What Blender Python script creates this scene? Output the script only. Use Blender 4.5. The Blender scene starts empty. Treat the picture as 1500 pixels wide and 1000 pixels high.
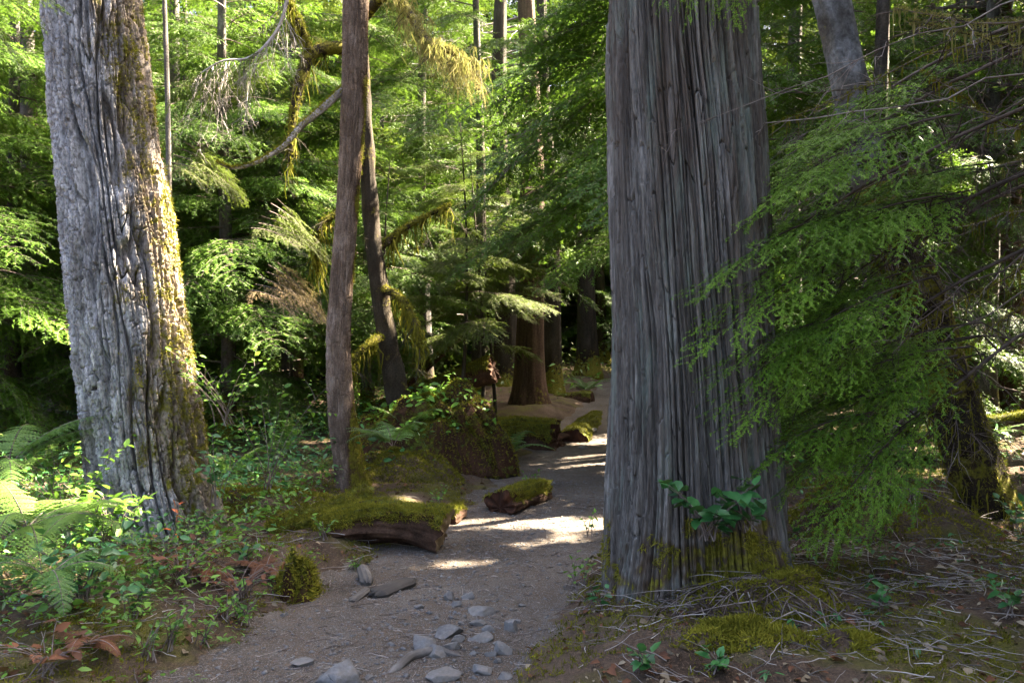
import bpy, bmesh, math
import numpy as np
from mathutils import Vector

# ------------------------------------------------------------------ camera, sky, sun, exposure
SC = bpy.context.scene
COL = SC.collection
FPX = 1250.0                                  # focal length in pixels of the 1500 px wide photograph
EYE = 1.6
cam_d = bpy.data.cameras.new("camera"); cam = bpy.data.objects.new("camera", cam_d); COL.objects.link(cam)
cam.location = (0, 0, EYE); cam.rotation_euler = (math.radians(90), 0, 0)
cam_d.sensor_width = 36; cam_d.lens = 36 * FPX / 1500; cam_d.clip_start = 0.05; cam_d.clip_end = 1000
SC.camera = cam
SUN_EL = math.radians(44); SUN_AZ = math.atan2(.89, .456)
S = np.array([math.sin(SUN_AZ) * math.cos(SUN_EL), math.cos(SUN_AZ) * math.cos(SUN_EL), math.sin(SUN_EL)])
wd = bpy.data.worlds.new("World"); SC.world = wd; wd.use_nodes = True
sky = wd.node_tree.nodes.new("ShaderNodeTexSky"); sky.sky_type = 'NISHITA'; sky.sun_disc = False
sky.dust_density = 6; sky.ozone_density = 0; sky.air_density = .6; sky.sun_elevation = SUN_EL; sky.sun_rotation = SUN_AZ
bg = wd.node_tree.nodes["Background"]; bg.inputs[1].default_value = 0.06
wd.node_tree.links.new(sky.outputs[0], bg.inputs[0])
sun_d = bpy.data.lights.new("sun", 'SUN'); sun_d.energy = 5.0; sun_d.angle = math.radians(.5); sun_d.color = (1, .86, .66)
sun = bpy.data.objects.new("sun", sun_d); COL.objects.link(sun)
sun.rotation_euler = Vector(-S).to_track_quat('-Z', 'Y').to_euler()
SC.view_settings.view_transform = 'Standard'; SC.view_settings.look = 'None'
SC.view_settings.exposure = 4.5
SC.cycles.max_bounces = 6; SC.cycles.diffuse_bounces = 4; SC.cycles.glossy_bounces = 2
SC.cycles.transmission_bounces = 3; SC.cycles.sample_clamp_indirect = 6
SC.cycles.caustics_reflective = False; SC.cycles.caustics_refractive = False
SC.cycles.use_denoising = True

# ------------------------------------------------------------------ maths helpers
RNG = np.random.default_rng
_perm = RNG(7).permutation(256); _perm = np.concatenate([_perm, _perm, _perm])
_g = RNG(8).normal(size=(256, 3)); _g /= np.linalg.norm(_g, axis=1)[:, None]

def noise(p):
    p = np.asarray(p, float); i = np.floor(p).astype(int); f = p - i; i &= 255
    u = f * f * f * (f * (f * 6 - 15) + 10); out = 0
    for dx in (0, 1):
        for dy in (0, 1):
            for dz in (0, 1):
                h = _perm[_perm[_perm[(i[..., 0] + dx) & 255] + ((i[..., 1] + dy) & 255)] + ((i[..., 2] + dz) & 255)]
                d = _g[h]
                n = d[..., 0] * (f[..., 0] - dx) + d[..., 1] * (f[..., 1] - dy) + d[..., 2] * (f[..., 2] - dz)
                w = (u[..., 0] if dx else 1 - u[..., 0]) * (u[..., 1] if dy else 1 - u[..., 1]) * (u[..., 2] if dz else 1 - u[..., 2])
                out = out + n * w
    return out * 1.5

def fbm(p, o=3):
    a, s, k = 0, 1.0, 1.0
    p = np.asarray(p, float)
    for j in range(o):
        a = a + s * noise(p * k + j * 17.3); s *= .5; k *= 2.03
    return a

def sstep(a, b, x):
    t = np.clip((np.asarray(x, float) - a) / (b - a), 0, 1); return t * t * (3 - 2 * t)

def nrm(v):
    return v / np.maximum(np.linalg.norm(v, axis=-1, keepdims=True), 1e-9)

def P(px, py, y):
    """World point seen at photograph pixel (px, py) at distance y."""
    return np.array([(px - 750) / FPX * y, y, EYE - (py - 500) / FPX * y])

# ------------------------------------------------------------------ terrain
_py = [0, 4, 5.7, 7.6, 10, 14, 17, 20, 30, 60]
_xc = [-1.3, -.80, -.40, .22, .62, 1.35, 1.95, 2.5, 4.6, 9]
_hw = [.8, .78, .78, .78, .72, .60, .55, .55, .5, .5]

def trail(y):
    return np.interp(y, _py, _xc), np.interp(y, _py, _hw)

def Hb(x, y):
    x = np.asarray(x, float); y = np.asarray(y, float)
    xc, hw = trail(y); d = x - xc
    h = .034 * np.maximum(0, y - 9) + .030 * np.maximum(0, y - 20)
    h = h + .17 * sstep(hw - .05, hw + .7, d) * (1 - .4 * sstep(8, 13, y))
    h = h + .12 * sstep(hw, hw + .6, -d) - .10 * sstep(2.6, 6, -d)
    h = h + .25 * sstep(2, 7, d) * sstep(6, 12, y) + 1.1 * sstep(11, 26, np.abs(d)) 
    h = h + .05 * sstep(hw, hw + .8, np.abs(d)) * noise(np.stack([x * .9, y * .9, 0 * x], -1))
    return h

def H(x, y):
    x = np.asarray(x, float); y = np.asarray(y, float)
    xc, hw = trail(y); e = np.abs(x - xc) - hw
    q = np.stack([x, y, 0 * x], -1)
    wob = .16 * noise(q * 2.1) + .10 * noise(q * 6) + .05 * noise(q * 14)
    bank = sstep(-.10, .22, e + wob)
    h = Hb(x, y) - .035 + .055 * bank
    amp = sstep(-.05, .4, e)
    h = h + amp * (.035 * noise(q * 3.1 + 5) + .022 * noise(q * 8 + 9) + .010 * noise(q * 21))
    return h

def Hpath(x, y):
    q = np.stack([x, y, 0 * np.asarray(x, float)], -1)
    return Hb(x, y) + .015 * noise(q * 2.2) + .011 * noise(q * 5 + 3) + .006 * noise(q * 13) + .004 * noise(q * 30)

def G(px, py, lift=0.0):
    """World point where the ray through a pixel meets the ground."""
    ys = np.linspace(2.5, 60, 6000)
    x = (px - 750) / FPX * ys; z = EYE - (py - 500) / FPX * ys
    hit = np.nonzero(z <= np.maximum(H(x, ys), Hb(x, ys) - .01))[0]
    i = hit[0] if len(hit) else -1
    return np.array([x[i], ys[i], z[i] + lift])

def Z(x, y):
    return float(max(H(x, y), -9))

# ------------------------------------------------------------------ geometry collector
class Geo:
    def __init__(s):
        s.v = []; s.fi = []; s.fs = []; s.m = []; s.t = []; s.n = 0; s.moss = []
    def add(s, v, f, mat=0, tint=0., moss=None):
        v = np.asarray(v, float).reshape(-1, 3); f = np.asarray(f)
        if len(f) == 0: return s
        s.v.append(v); s.fi.append((f + s.n).ravel()); s.fs.append(np.full(len(f), f.shape[1]))
        s.m.append(np.full(len(f), mat)); s.t.append(np.broadcast_to(np.asarray(tint, float), (len(f),)))
        s.moss.append(np.zeros(len(v)) if moss is None else np.asarray(moss, float).ravel())
        s.n += len(v); return s
    def tris(s, T, mat=0, tint=0.):
        T = np.asarray(T)
        if len(T): s.add(T.reshape(-1, 3), np.arange(len(T) * 3).reshape(-1, 3), mat, tint)
        return s
    def build(s, name, mats, parent=None, origin=None, smooth=False):
        me = bpy.data.meshes.new(name)
        v = np.concatenate(s.v); o = np.zeros(3) if origin is None else np.asarray(origin, float)
        v = v - o
        fi = np.concatenate(s.fi).astype(np.int32); fs = np.concatenate(s.fs).astype(np.int32)
        me.vertices.add(len(v)); me.vertices.foreach_set("co", v.astype(np.float32).ravel())
        me.loops.add(len(fi)); me.loops.foreach_set("vertex_index", fi)
        me.polygons.add(len(fs)); me.polygons.foreach_set("loop_start", np.concatenate([[0], np.cumsum(fs)[:-1]]).astype(np.int32))
        me.polygons.foreach_set("loop_total", fs)
        for m in (mats if isinstance(mats, (list, tuple)) else [mats]): me.materials.append(m)
        me.polygons.foreach_set("material_index", np.concatenate(s.m).astype(np.int32))
        if smooth: me.polygons.foreach_set("use_smooth", np.ones(len(fs), bool))
        a = me.attributes.new("tint", 'FLOAT', 'FACE'); a.data.foreach_set("value", np.concatenate(s.t).astype(np.float32))
        ms = np.concatenate(s.moss)
        if ms.any():
            a = me.attributes.new("moss", 'FLOAT', 'POINT'); a.data.foreach_set("value", ms.astype(np.float32))
        me.update(calc_edges=True)
        ob = bpy.data.objects.new(name, me); COL.objects.link(ob)
        if parent is not None: ob.parent = parent
        elif origin is not None: ob.location = o
        return ob

def tag(o, label, cat, group=None, kind=None):
    o["label"] = label; o["category"] = cat
    if group: o["group"] = group
    if kind: o["kind"] = kind
    return o

def thing(name, label, cat, loc, group=None):
    o = bpy.data.objects.new(name, None); COL.objects.link(o); o.location = tuple(loc); o.empty_display_size = .2
    return tag(o, label, cat, group)

def copy_tree(o, loc, rz=0., sc=1., label=None, group=None):
    r = o.copy(); COL.objects.link(r); r.location = tuple(loc); r.rotation_euler = (0, 0, rz); r.scale = (sc, sc, sc)
    if label: r["label"] = label
    if group: r["group"] = group
    for ch in o.children:
        c = ch.copy(); COL.objects.link(c); c.parent = r
        for g in ch.children:
            d = g.copy(); COL.objects.link(d); d.parent = c
    return r

# ------------------------------------------------------------------ materials
class NT:
    def __init__(s, name):
        s.m = bpy.data.materials.new(name); s.m.use_nodes = True; s.t = s.m.node_tree
        s.b = s.t.nodes["Principled BSDF"]; s.out = s.t.nodes["Material Output"]
    def n(s, typ, **kw):
        x = s.t.nodes.new("ShaderNode" + typ)
        for k, v in kw.items(): setattr(x, k, v)
        return x
    def l(s, a, b): s.t.links.new(a, b)
    def pos(s, scale=(1, 1, 1), rot=(0, 0, 0)):
        c = s.n("TexCoord"); m = s.n("Mapping"); m.inputs["Scale"].default_value = scale; m.inputs["Rotation"].default_value = rot
        s.l(c.outputs["Object"], m.inputs["Vector"]); return m.outputs[0]
    def noise(s, vec, scale, det=4, rough=.6, dist=0.):
        x = s.n("TexNoise"); x.inputs["Scale"].default_value = scale; x.inputs["Detail"].default_value = det
        x.inputs["Roughness"].default_value = rough; x.inputs["Distortion"].default_value = dist
        s.l(vec, x.inputs["Vector"]); return x.outputs["Fac"]
    def vor(s, vec, scale, out="Distance", feat='F1'):
        x = s.n("TexVoronoi", feature=feat); x.inputs["Scale"].default_value = scale; s.l(vec, x.inputs["Vector"]); return x.outputs[out]
    def ramp(s, fac, stops):
        r = s.n("ValToRGB"); e = r.color_ramp.elements
        while len(e) < len(stops): e.new(.5)
        for el, (p, c) in zip(e, stops): el.position = p; el.color = (*c, 1) if len(c) == 3 else c
        s.l(fac, r.inputs[0]); return r.outputs[0]
    def mix(s, fac, a, b, mode='MIX'):
        x = s.n("Mix", data_type='RGBA', blend_type=mode)
        for sock, v in ((x.inputs[0], fac), (x.inputs[6], a), (x.inputs[7], b)):
            if hasattr(v, "is_linked"): s.l(v, sock)
            else: sock.default_value = v if isinstance(v, (int, float)) else (*v, 1)
        return x.outputs[2]
    def math(s, op, a, b=0., clamp=False):
        x = s.n("Math", operation=op, use_clamp=clamp)
        for sock, v in ((x.inputs[0], a), (x.inputs[1], b)):
            if hasattr(v, "is_linked"): s.l(v, sock)
            else: sock.default_value = v
        return x.outputs[0]
    def attr(s, name):
        x = s.n("Attribute"); x.attribute_name = name; return x.outputs["Fac"]
    def bump(s, h, strength, dist=.01):
        b = s.n("Bump"); b.inputs["Strength"].default_value = strength; b.inputs["Distance"].default_value = dist
        s.l(h, b.inputs["Height"]); s.l(b.outputs[0], s.b.inputs["Normal"])
    def col(s, c): s.l(c, s.b.inputs["Base Color"]); return s
    def rough(s, r, spec=.3):
        s.b.inputs["Roughness"].default_value = r; s.b.inputs["Specular IOR Level"].default_value = spec

def mat_bark(name, stops, scale, moss=(.15, .135, .018), stain=(.60, .46, .30), bumps=.5, fine=60, rough=.9, streak=0, fs=1., fc=((.32, (.30, .29, .28)), (.62, (1.05, 1.05, 1.05)))):
    t = NT(name); v = t.pos(scale); w = t.pos()
    a = t.noise(v, 6, 6, .65, .3); c = t.ramp(a, stops)
    b = t.noise(t.pos((1, 1, fs)), fine, 5, .7)
    c = t.mix(1.0, c, t.ramp(t.attr('tint'), [(0, (.55, .54, .53)), (.5, (.92, .92, .92)), (1, (1.35, 1.34, 1.32))]), 'MULTIPLY')
    c = t.mix(.7, c, t.ramp(b, list(fc)), 'MULTIPLY')
    if streak:
        c = t.mix(t.ramp(t.noise(t.pos((1, 1, .09), (0, .03, 0)), 5, 5, .7), [(.48, (0, 0, 0)), (.62, (streak,) * 3)]), c, (.085, .062, .046))
        c = t.mix(t.ramp(t.noise(t.pos((1, 1, .14)), 9, 5, .7), [(.52, (0, 0, 0)), (.66, (streak,) * 3)]), c, (.16, .19, .155))
    mk = t.attr("moss")
    c = t.mix(t.ramp(mk, [(.05, (0, 0, 0)), (.42, (.85, .85, .85))]), c, t.mix(1.0, c, stain, 'MULTIPLY'))
    edge = t.math('ADD', mk, t.math('MULTIPLY', t.math('SUBTRACT', t.noise(w, 14, 5), .5), 1.2))
    mc = t.ramp(t.noise(w, 45, 4), [(.3, tuple(q * .45 for q in moss)), (.7, tuple(q * 1.3 for q in moss))])
    c = t.mix(t.ramp(edge, [(.42, (0, 0, 0)), (.6, (1, 1, 1))]), c, mc)
    t.col(c); t.rough(rough, .15); t.bump(t.math('ADD', a, t.math('MULTIPLY', b, .6)), min(1, bumps * 1.4), .02); return t.m

def mat_leaf(name, dark, light, trans=.35, rough=.5, spec=.3, back=None):
    t = NT(name); oi = t.n("ObjectInfo"); w = t.pos()
    f = t.math('ADD', t.math('MULTIPLY', t.attr("tint"), .8), t.math('MULTIPLY', t.noise(w, 2.2, 2), .4))
    f = t.math('ADD', f, t.math('MULTIPLY', t.math('SUBTRACT', oi.outputs["Random"], .5), .25), True)
    mid = tuple((a + b) / 2 for a, b in zip(dark, light))
    c = t.ramp(f, [(.08, dark), (.5, mid), (.95, light)])
    t.col(c); t.rough(rough, spec)
    tr = t.n("BsdfTranslucent"); mx = t.n("MixShader"); mx.inputs[0].default_value = trans
    t.l(t.mix(.5, c, (.085, .135, .014)), tr.inputs[0])
    t.l(t.b.outputs[0], mx.inputs[1]); t.l(tr.outputs[0], mx.inputs[2]); t.l(mx.outputs[0], t.out.inputs[0]); return t.m

def mat_plain(name, stops, scale=20, rough=.85, stretch=(1, 1, 1), bumps=.3, spec=.2, tint=.6):
    t = NT(name); v = t.pos(stretch); a = t.noise(v, scale, 5, .65)
    f = t.math('ADD', a, t.math('MULTIPLY', t.math('SUBTRACT', t.attr("tint"), .5), tint), True) if tint else a
    t.col(t.ramp(f, stops)); t.rough(rough, spec); t.bump(a, bumps, .006); return t.m

M = {}
M['fir'] = mat_bark("fir_bark", [(.30, (.12, .112, .107)), (.5, (.33, .326, .33)), (.70, (.56, .56, .57))], (1, 1, .35), fine=48, bumps=.8, fs=.6, fc=((.38, (.22, .21, .2)), (.56, (1.1, 1.1, 1.1))))
M['cedar'] = mat_bark("cedar_bark", [(.30, (.048, .040, .032)), (.5, (.135, .122, .106)), (.72, (.31, .295, .268))], (1.6, 1.6, .10), fine=70, bumps=.5, streak=.6, fs=.10, fc=((.36, (.25, .24, .23)), (.60, (1.1, 1.1, 1.1))))
M['slim'] = mat_bark("slender_bark", [(.3, (.07, .048, .034)), (.55, (.19, .14, .105)), (.75, (.38, .31, .26))], (1, 1, .4), fine=80)
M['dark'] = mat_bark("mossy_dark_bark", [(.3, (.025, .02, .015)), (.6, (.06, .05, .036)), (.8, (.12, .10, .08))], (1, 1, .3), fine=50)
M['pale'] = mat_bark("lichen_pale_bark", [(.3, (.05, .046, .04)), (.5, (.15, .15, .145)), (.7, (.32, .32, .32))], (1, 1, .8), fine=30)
M['bgb'] = mat_bark("brown_cedar_bark", [(.3, (.05, .034, .024)), (.55, (.13, .085, .06)), (.8, (.25, .17, .12))], (2, 2, .12), fine=40)
M['bgg'] = mat_bark("grey_hemlock_bark", [(.3, (.05, .045, .04)), (.55, (.12, .11, .10)), (.8, (.23, .22, .2))], (1, 1, .4), fine=40)
M['twig'] = mat_plain("dead_twig_wood", [(.25, (.05, .038, .03)), (.5, (.13, .10, .085)), (.8, (.30, .26, .23))], 9, .8)
M['graytwig'] = mat_plain("grey_twig_wood", [(.25, (.09, .08, .07)), (.5, (.22, .19, .17)), (.8, (.42, .39, .36))], 9, .8)
M['dtwig'] = mat_plain("dark_twig_wood", [(.25, (.030, .022, .016)), (.5, (.075, .055, .042)), (.8, (.17, .135, .11))], 9, .85)
M['moss'] = mat_leaf("moss_green", (.040, .042, .004), (.24, .215, .024), .25, .9, .1)
M['moss2'] = mat_leaf("hanging_moss", (.06, .055, .018), (.29, .25, .085), .35, .9, .1)
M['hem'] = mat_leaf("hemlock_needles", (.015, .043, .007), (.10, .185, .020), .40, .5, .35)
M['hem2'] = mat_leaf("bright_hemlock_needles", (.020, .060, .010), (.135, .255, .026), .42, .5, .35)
M['hemn'] = mat_leaf("lightened_hemlock_needles", (.038, .105, .010), (.22, .39, .035), .45, .55, .22)  # needle colour lightened to stand in for light missing on the near sprays
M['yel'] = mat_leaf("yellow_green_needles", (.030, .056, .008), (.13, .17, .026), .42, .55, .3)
M['dry'] = mat_leaf("dry_needles", (.10, .065, .03), (.34, .25, .13), .3, .8, .1)
M['fern'] = mat_leaf("fern_leaf", (.03, .08, .018), (.12, .24, .045), .4, .5, .3)
M['fernb'] = mat_leaf("pale_fern_leaf", (.06, .13, .025), (.22, .36, .07), .45, .5, .3)
M['salal'] = mat_leaf("salal_leaf", (.014, .060, .018), (.055, .18, .045), .22, .38, .4)
M['leaf'] = mat_leaf("fresh_leaf", (.04, .12, .015), (.17, .34, .04), .45, .45, .35)
M['brown'] = mat_leaf("brown_leaf", (.040, .018, .010), (.16, .065, .032), .2, .7, .2)
M['litter'] = mat_leaf("fallen_dry_leaf", (.045, .028, .016), (.30, .24, .16), .15, .8, .2)
M['red'] = mat_leaf("red_leaf", (.35, .05, .012), (.55, .13, .025), .35, .5, .3)
M['wood'] = mat_plain("weathered_wood", [(.25, (.09, .08, .07)), (.5, (.22, .20, .185)), (.8, (.38, .36, .34))], 7, .85, (1, 1, 1), .6)
M['woodd'] = mat_plain("dark_weathered_wood", [(.25, (.05, .043, .037)), (.5, (.10, .088, .078)), (.8, (.20, .185, .17))], 7, .85, (1, 1, 1), .6)
M['rot'] = mat_plain("rotten_wood", [(.25, (.035, .015, .008)), (.5, (.13, .055, .025)), (.8, (.30, .15, .07))], 9, .9, (1, 1, .3), .8)
M['cut'] = mat_plain("pale_cut_wood", [(.25, (.16, .11, .06)), (.5, (.36, .27, .16)), (.8, (.55, .45, .30))], 9, .85, (1, 1, 1), .6)

def mat_rock():
    t = NT("grey_rock"); w = t.pos(); a = t.noise(w, 7, 6, .7); b = t.noise(w, 60, 3); oi = t.n("ObjectInfo")
    c = t.ramp(a, [(.3, (.065, .062, .06)), (.55, (.14, .138, .138)), (.75, (.27, .27, .265))])
    c = t.mix(.5, c, t.ramp(b, [(.35, (.55, .55, .55)), (.65, (1.1, 1.1, 1.1))]), 'MULTIPLY')
    c = t.mix(t.ramp(t.noise(w, 11, 5, .7), [(.46, (0, 0, 0)), (.62, (.75, .75, .75))]), c, (.105, .088, .07))
    c = t.mix(t.math('MULTIPLY', oi.outputs["Random"], .45), c, (.17, .155, .14))
    t.col(c); t.rough(.85, .25); t.bump(t.math('ADD', a, t.math('MULTIPLY', b, .4)), .5, .01); return t.m
M['rock'] = mat_rock()

def mat_path():
    t = NT("packed_dirt"); w = t.pos(); a = t.noise(w, 1.3, 5); g = t.noise(w, 90, 4, .7); v = t.vor(w, 70); v2 = t.vor(w, 160, "Color")
    c = t.ramp(a, [(.3, (.055, .046, .037)), (.5, (.102, .089, .075)), (.7, (.160, .146, .128))])
    c = t.mix(.75, c, t.ramp(g, [(.3, (.30, .28, .27)), (.7, (1.4, 1.36, 1.32))]), 'MULTIPLY')
    c = t.mix(t.ramp(t.noise(w, 2.6, 6, .7, .6), [(.45, (0, 0, 0)), (.62, (.8, .8, .8))]), c, (.075, .056, .040))
    n1 = t.math('MAXIMUM', t.noise(t.pos((1, .12, 1), (0, 0, .6)), 150, 2), t.noise(t.pos((.12, 1, 1), (0, 0, .3)), 150, 2))
    c = t.mix(t.ramp(n1, [(.60, (0, 0, 0)), (.68, (.7, .7, .7))]), c, (.15, .09, .05))
    sp = t.math('MULTIPLY', t.math('GREATER_THAN', t.noise(w, 130, 1), .63), .6)
    c = t.mix(sp, c, (.26, .25, .24))
    t.col(c); t.rough(.95, .15); t.bump(t.math('ADD', g, t.math('MULTIPLY', v, .6)), .9, .012); return t.m
M['path'] = mat_path()

def mat_floor():
    t = NT("forest_soil"); w = t.pos(); a = t.noise(w, 1.7, 5); g = t.noise(w, 45, 5, .75); s1 = t.noise(t.pos((1, .12, 1), (0, 0, .6)), 120, 2)
    s2 = t.noise(t.pos((.12, 1, 1), (0, 0, .3)), 120, 2)
    c = t.ramp(a, [(.3, (.045, .030, .020)), (.5, (.095, .066, .046)), (.7, (.145, .108, .078))])
    ned = t.math('MAXIMUM', s1, s2)
    c = t.mix(t.ramp(ned, [(.58, (0, 0, 0)), (.68, (.8, .8, .8))]), c, (.17, .115, .075))
    c = t.mix(.7, c, t.ramp(g, [(.3, (.4, .4, .4)), (.7, (1.2, 1.2, 1.2))]), 'MULTIPLY')
    c = t.mix(t.ramp(t.noise(w, .8, 6, .7, .5), [(.50, (0, 0, 0)), (.62, (.75, .75, .75))]), c, (.10, .10, .018))
    t.col(c); t.rough(.95, .1); t.bump(t.math('ADD', g, ned), 1.0, .02); return t.m
M['floor'] = mat_floor()

# ------------------------------------------------------------------ shape generators
def smooth_path(pts, n):
    """Catmull-Rom through pts (rows may hold extra columns such as radius)."""
    p = np.asarray(pts, float); p = np.vstack([2 * p[0] - p[1], p, 2 * p[-1] - p[-2]])
    u = np.linspace(0, len(p) - 3 - 1e-9, n); i = u.astype(int); f = (u - i)[:, None]
    a, b, c, d = p[i], p[i + 1], p[i + 2], p[i + 3]
    return .5 * (2 * b + (c - a) * f + (2 * a - 5 * b + 4 * c - d) * f ** 2 + (3 * b - a - 3 * c + d) * f ** 3)

def frames(path):
    t = nrm(np.gradient(path, axis=0)); ref = np.array([1., 0, 0])
    if abs(t[:, 0]).max() > .8: ref = np.array([0, 0, 1.]) if abs(t[:, 2]).max() < .8 else np.array([0, 1., 0])
    a = nrm(ref - t * (t @ ref)[:, None]); b = np.cross(t, a); return t, a, b

def grid_faces(nv, nu, wrap=True):
    i = np.arange(nv - 1)[:, None]; j = np.arange(nu if wrap else nu - 1)[None]
    k = (j + 1) % nu
    return np.stack([i * nu + j, i * nu + k, (i + 1) * nu + k, (i + 1) * nu + j], -1).reshape(-1, 4)

def tube(path, rad, nu, disp=None, cap=0):
    """Returns points (nv,nu,3) round a path with a radial displacement disp(theta, arc, radius)."""
    path = np.asarray(path, float); rad = np.asarray(rad, float); t, a, b = frames(path)
    arc = np.concatenate([[0], np.cumsum(np.linalg.norm(np.diff(path, axis=0), axis=1))])
    th = np.linspace(0, 2 * np.pi, nu, endpoint=False)
    A, TH = np.meshgrid(arc, th, indexing='ij'); RR = np.repeat(rad[:, None], nu, 1)
    d = 0 if disp is None else disp(TH, A, RR)
    dirs = np.cos(TH)[..., None] * a[:, None] + np.sin(TH)[..., None] * b[:, None]
    return path[:, None] + dirs * (RR + d)[..., None], dirs, TH, A

def thin_tubes(g, polylines, mat=0, tint=.5, sides=3):
    """Many thin sticks: list of (K,4) arrays of x,y,z,radius."""
    th = np.arange(sides) * 2 * np.pi / sides
    for pl in polylines:
        pl = np.asarray(pl, float)
        if len(pl) < 2: continue
        p = pl[:, :3]; t = nrm(np.gradient(p, axis=0)); m = np.mean(t, axis=0)
        ref = np.array([0, 0, 1.]) if abs(m[2]) < .8 else np.array([1., 0, 0])
        a = nrm(np.cross(t, ref)); b = np.cross(t, a)
        v = p[:, None] + pl[:, 3][:, None, None] * (np.cos(th)[None, :, None] * a[:, None] + np.sin(th)[None, :, None] * b[:, None])
        g.add(v, grid_faces(len(p), sides), mat, tint if np.isscalar(tint) else tint())

def spray(L, seed, nlat=40, w=.42, droop=.18, start=.12, sub=.05, subl=.4, nl=.02, nw=.005, gap=.012, angle=58, twig=.0016, order2=True, bare=0., flat=.25, hang=.3):
    """One conifer branch along +X: (needle triangles, tints, stick polylines)."""
    r = RNG(seed)
    def axis(s):
        s = np.asarray(s, float)
        return np.stack([L * s, .03 * L * np.sin(3.1 * s + seed), .10 * L * s - (droop + .10) * L * s ** 2.2], -1)
    ts = np.linspace(0, 1, 14); ax = axis(ts)
    sticks = [np.column_stack([ax, np.interp(ts, [0, 1], [L * .0065 + .002, .0012])])]
    segs = [(ax[-4:-1], ax[-3:], 1.)]
    A0, A1, AT = [], [], []
    sg = 1
    for t in np.linspace(start, .985, nlat):
        sg = -sg; t = min(.99, t + r.normal() * .006)
        ll = w * L * (1 - t) ** .62 * min(1, (t - start) / .22 + .45) * r.uniform(.65, 1.12) + .03 * L
        an = math.radians(angle + r.normal() * 9) * (1 - .25 * t)
        base = axis(t); s = np.linspace(0, 1, 6)
        dx, dy = math.cos(an), math.sin(an) * sg
        lat = base + np.stack([ll * (s * dx + .22 * s ** 2), ll * dy * (s - .12 * s ** 2), ll * (r.normal() * .10 * s - hang * s ** 2 * r.uniform(.5, 1.4))], -1)
        sticks.append(np.column_stack([lat, np.interp(s, [0, 1], [twig * 1.6, twig * .6])]))
        if t < bare and r.random() < .85: continue
        tn = r.uniform(.15, .6)
        A0.append(lat[1:-1]); A1.append(lat[2:]); AT.append(np.full(4, tn + .15))
        if order2 and ll > sub * 1.5:
            k = max(2, int(ll / sub)); u = np.linspace(.12, .97, k); q = np.array([np.interp(u, s, lat[:, c]) for c in range(3)]).T
            d = nrm(lat[-1] - lat[0]); side = nrm(np.cross([0, 0, 1.], d)); alt = np.where(np.arange(k) % 2, 1, -1)[:, None]
            sl = (subl * ll * (1 - u) ** .7 * r.uniform(.5, 1.1, k) + .35 * sub)[:, None]
            dd = nrm(d * .75 + side * alt * .8 + r.normal(size=(k, 3)) * .10)
            m = q + dd * sl * .55; e = q + dd * sl + np.array([0, 0, -1.]) * sl * r.uniform(.05, .35, (k, 1))
            A0 += [q, m]; A1 += [m, e]; AT += [np.full(k, tn), np.full(k, tn + .3)]
    A0 = np.concatenate(A0 + [segs[0][0]]); A1 = np.concatenate(A1 + [segs[0][1]]); AT = np.concatenate(AT + [np.full(3, .7)])
    ln = np.linalg.norm(A1 - A0, axis=1); cnt = np.maximum(1, (2 * ln / gap).astype(int)); idx = np.repeat(np.arange(len(ln)), cnt)
    n = len(idx); f = r.random(n)[:, None]; b = A0[idx] * (1 - f) + A1[idx] * f; d = nrm(A1 - A0)[idx]
    up = nrm(np.array([0, 0, 1.]) + r.normal(size=(n, 3)) * flat); side = np.cross(up, d) * np.where(r.random(n) < .5, 1, -1)[:, None]
    nd = nrm(d * .55 + side * .85 + r.normal(size=(n, 3)) * .12 - np.array([0, 0, .12])); l = nl * r.uniform(.6, 1.15, n)[:, None]
    T = np.stack([b - d * nw * .5, b + d * nw * .5, b + nd * l], 1)
    return T, np.clip(AT[idx] + r.normal(size=n) * .10, 0, 1), sticks

def rotz(a): c, s = math.cos(a), math.sin(a); return np.array([[c, -s, 0], [s, c, 0], [0, 0, 1.]])
def roty(a): c, s = math.cos(a), math.sin(a); return np.array([[c, 0, s], [0, 1, 0], [-s, 0, c]])
def rotx(a): c, s = math.cos(a), math.sin(a); return np.array([[1, 0, 0], [0, c, -s], [0, s, c]])

def stick_geo(sticks, sides=3):
    g = Geo(); thin_tubes(g, sticks, sides=sides); v = np.concatenate(g.v); f = np.concatenate(g.fi).reshape(-1, 4); return v, f

class Proto:
    def __init__(s, *a, keep=1., **k):
        s.L = a[0]; s.T, s.t, st = spray(*a, **k); s.sv, s.sf = stick_geo(st)
    def put(s, g, origin, az, pitch=0., roll=0., sc=1., mats=(0, 1), cull=None, dt=0.):
        m = rotz(az) @ roty(pitch) @ rotx(roll)
        T = (s.T.reshape(-1, 3) * sc) @ m.T + origin; T = T.reshape(-1, 3, 3); t = s.t + dt
        if cull is not None:
            k = cull(T[:, 2]); T = T[k]; t = t[k]
        g.tris(T, mats[0], t)
        v = (s.sv * sc) @ m.T + origin; f = s.sf
        if cull is not None: f = f[cull(v[f[:, 0]])]
        g.add(v, f, mats[1], .4)

def crown(g, protos, h, zlo, rmax, nb, seed, pitch=.1, shape=.8, axis=None, cull=None, low=.7, skip=None, zfine=99):
    r = RNG(seed)
    for i in range(nb):
        q = (i + .5) / nb; z = zlo + (h - zlo) * q ** .9
        rad = rmax * ((1 - q) ** shape) * (low + (1 - low) * min(1, q / .15)) * r.uniform(.7, 1.15) + .25
        az = i * 2.39996 + r.normal() * .35
        if skip is not None and skip(z, az, rad): continue
        p = protos[r.integers(len(protos))] if z < zfine else CAN[i % len(CAN)]
        o = np.array([0, 0, z]) if axis is None else axis(z)
        p.put(g, o, az, pitch + r.normal() * .09 - .25 * q, r.normal() * .15, rad / p.L, cull=cull, dt=r.normal() * .08)

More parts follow.
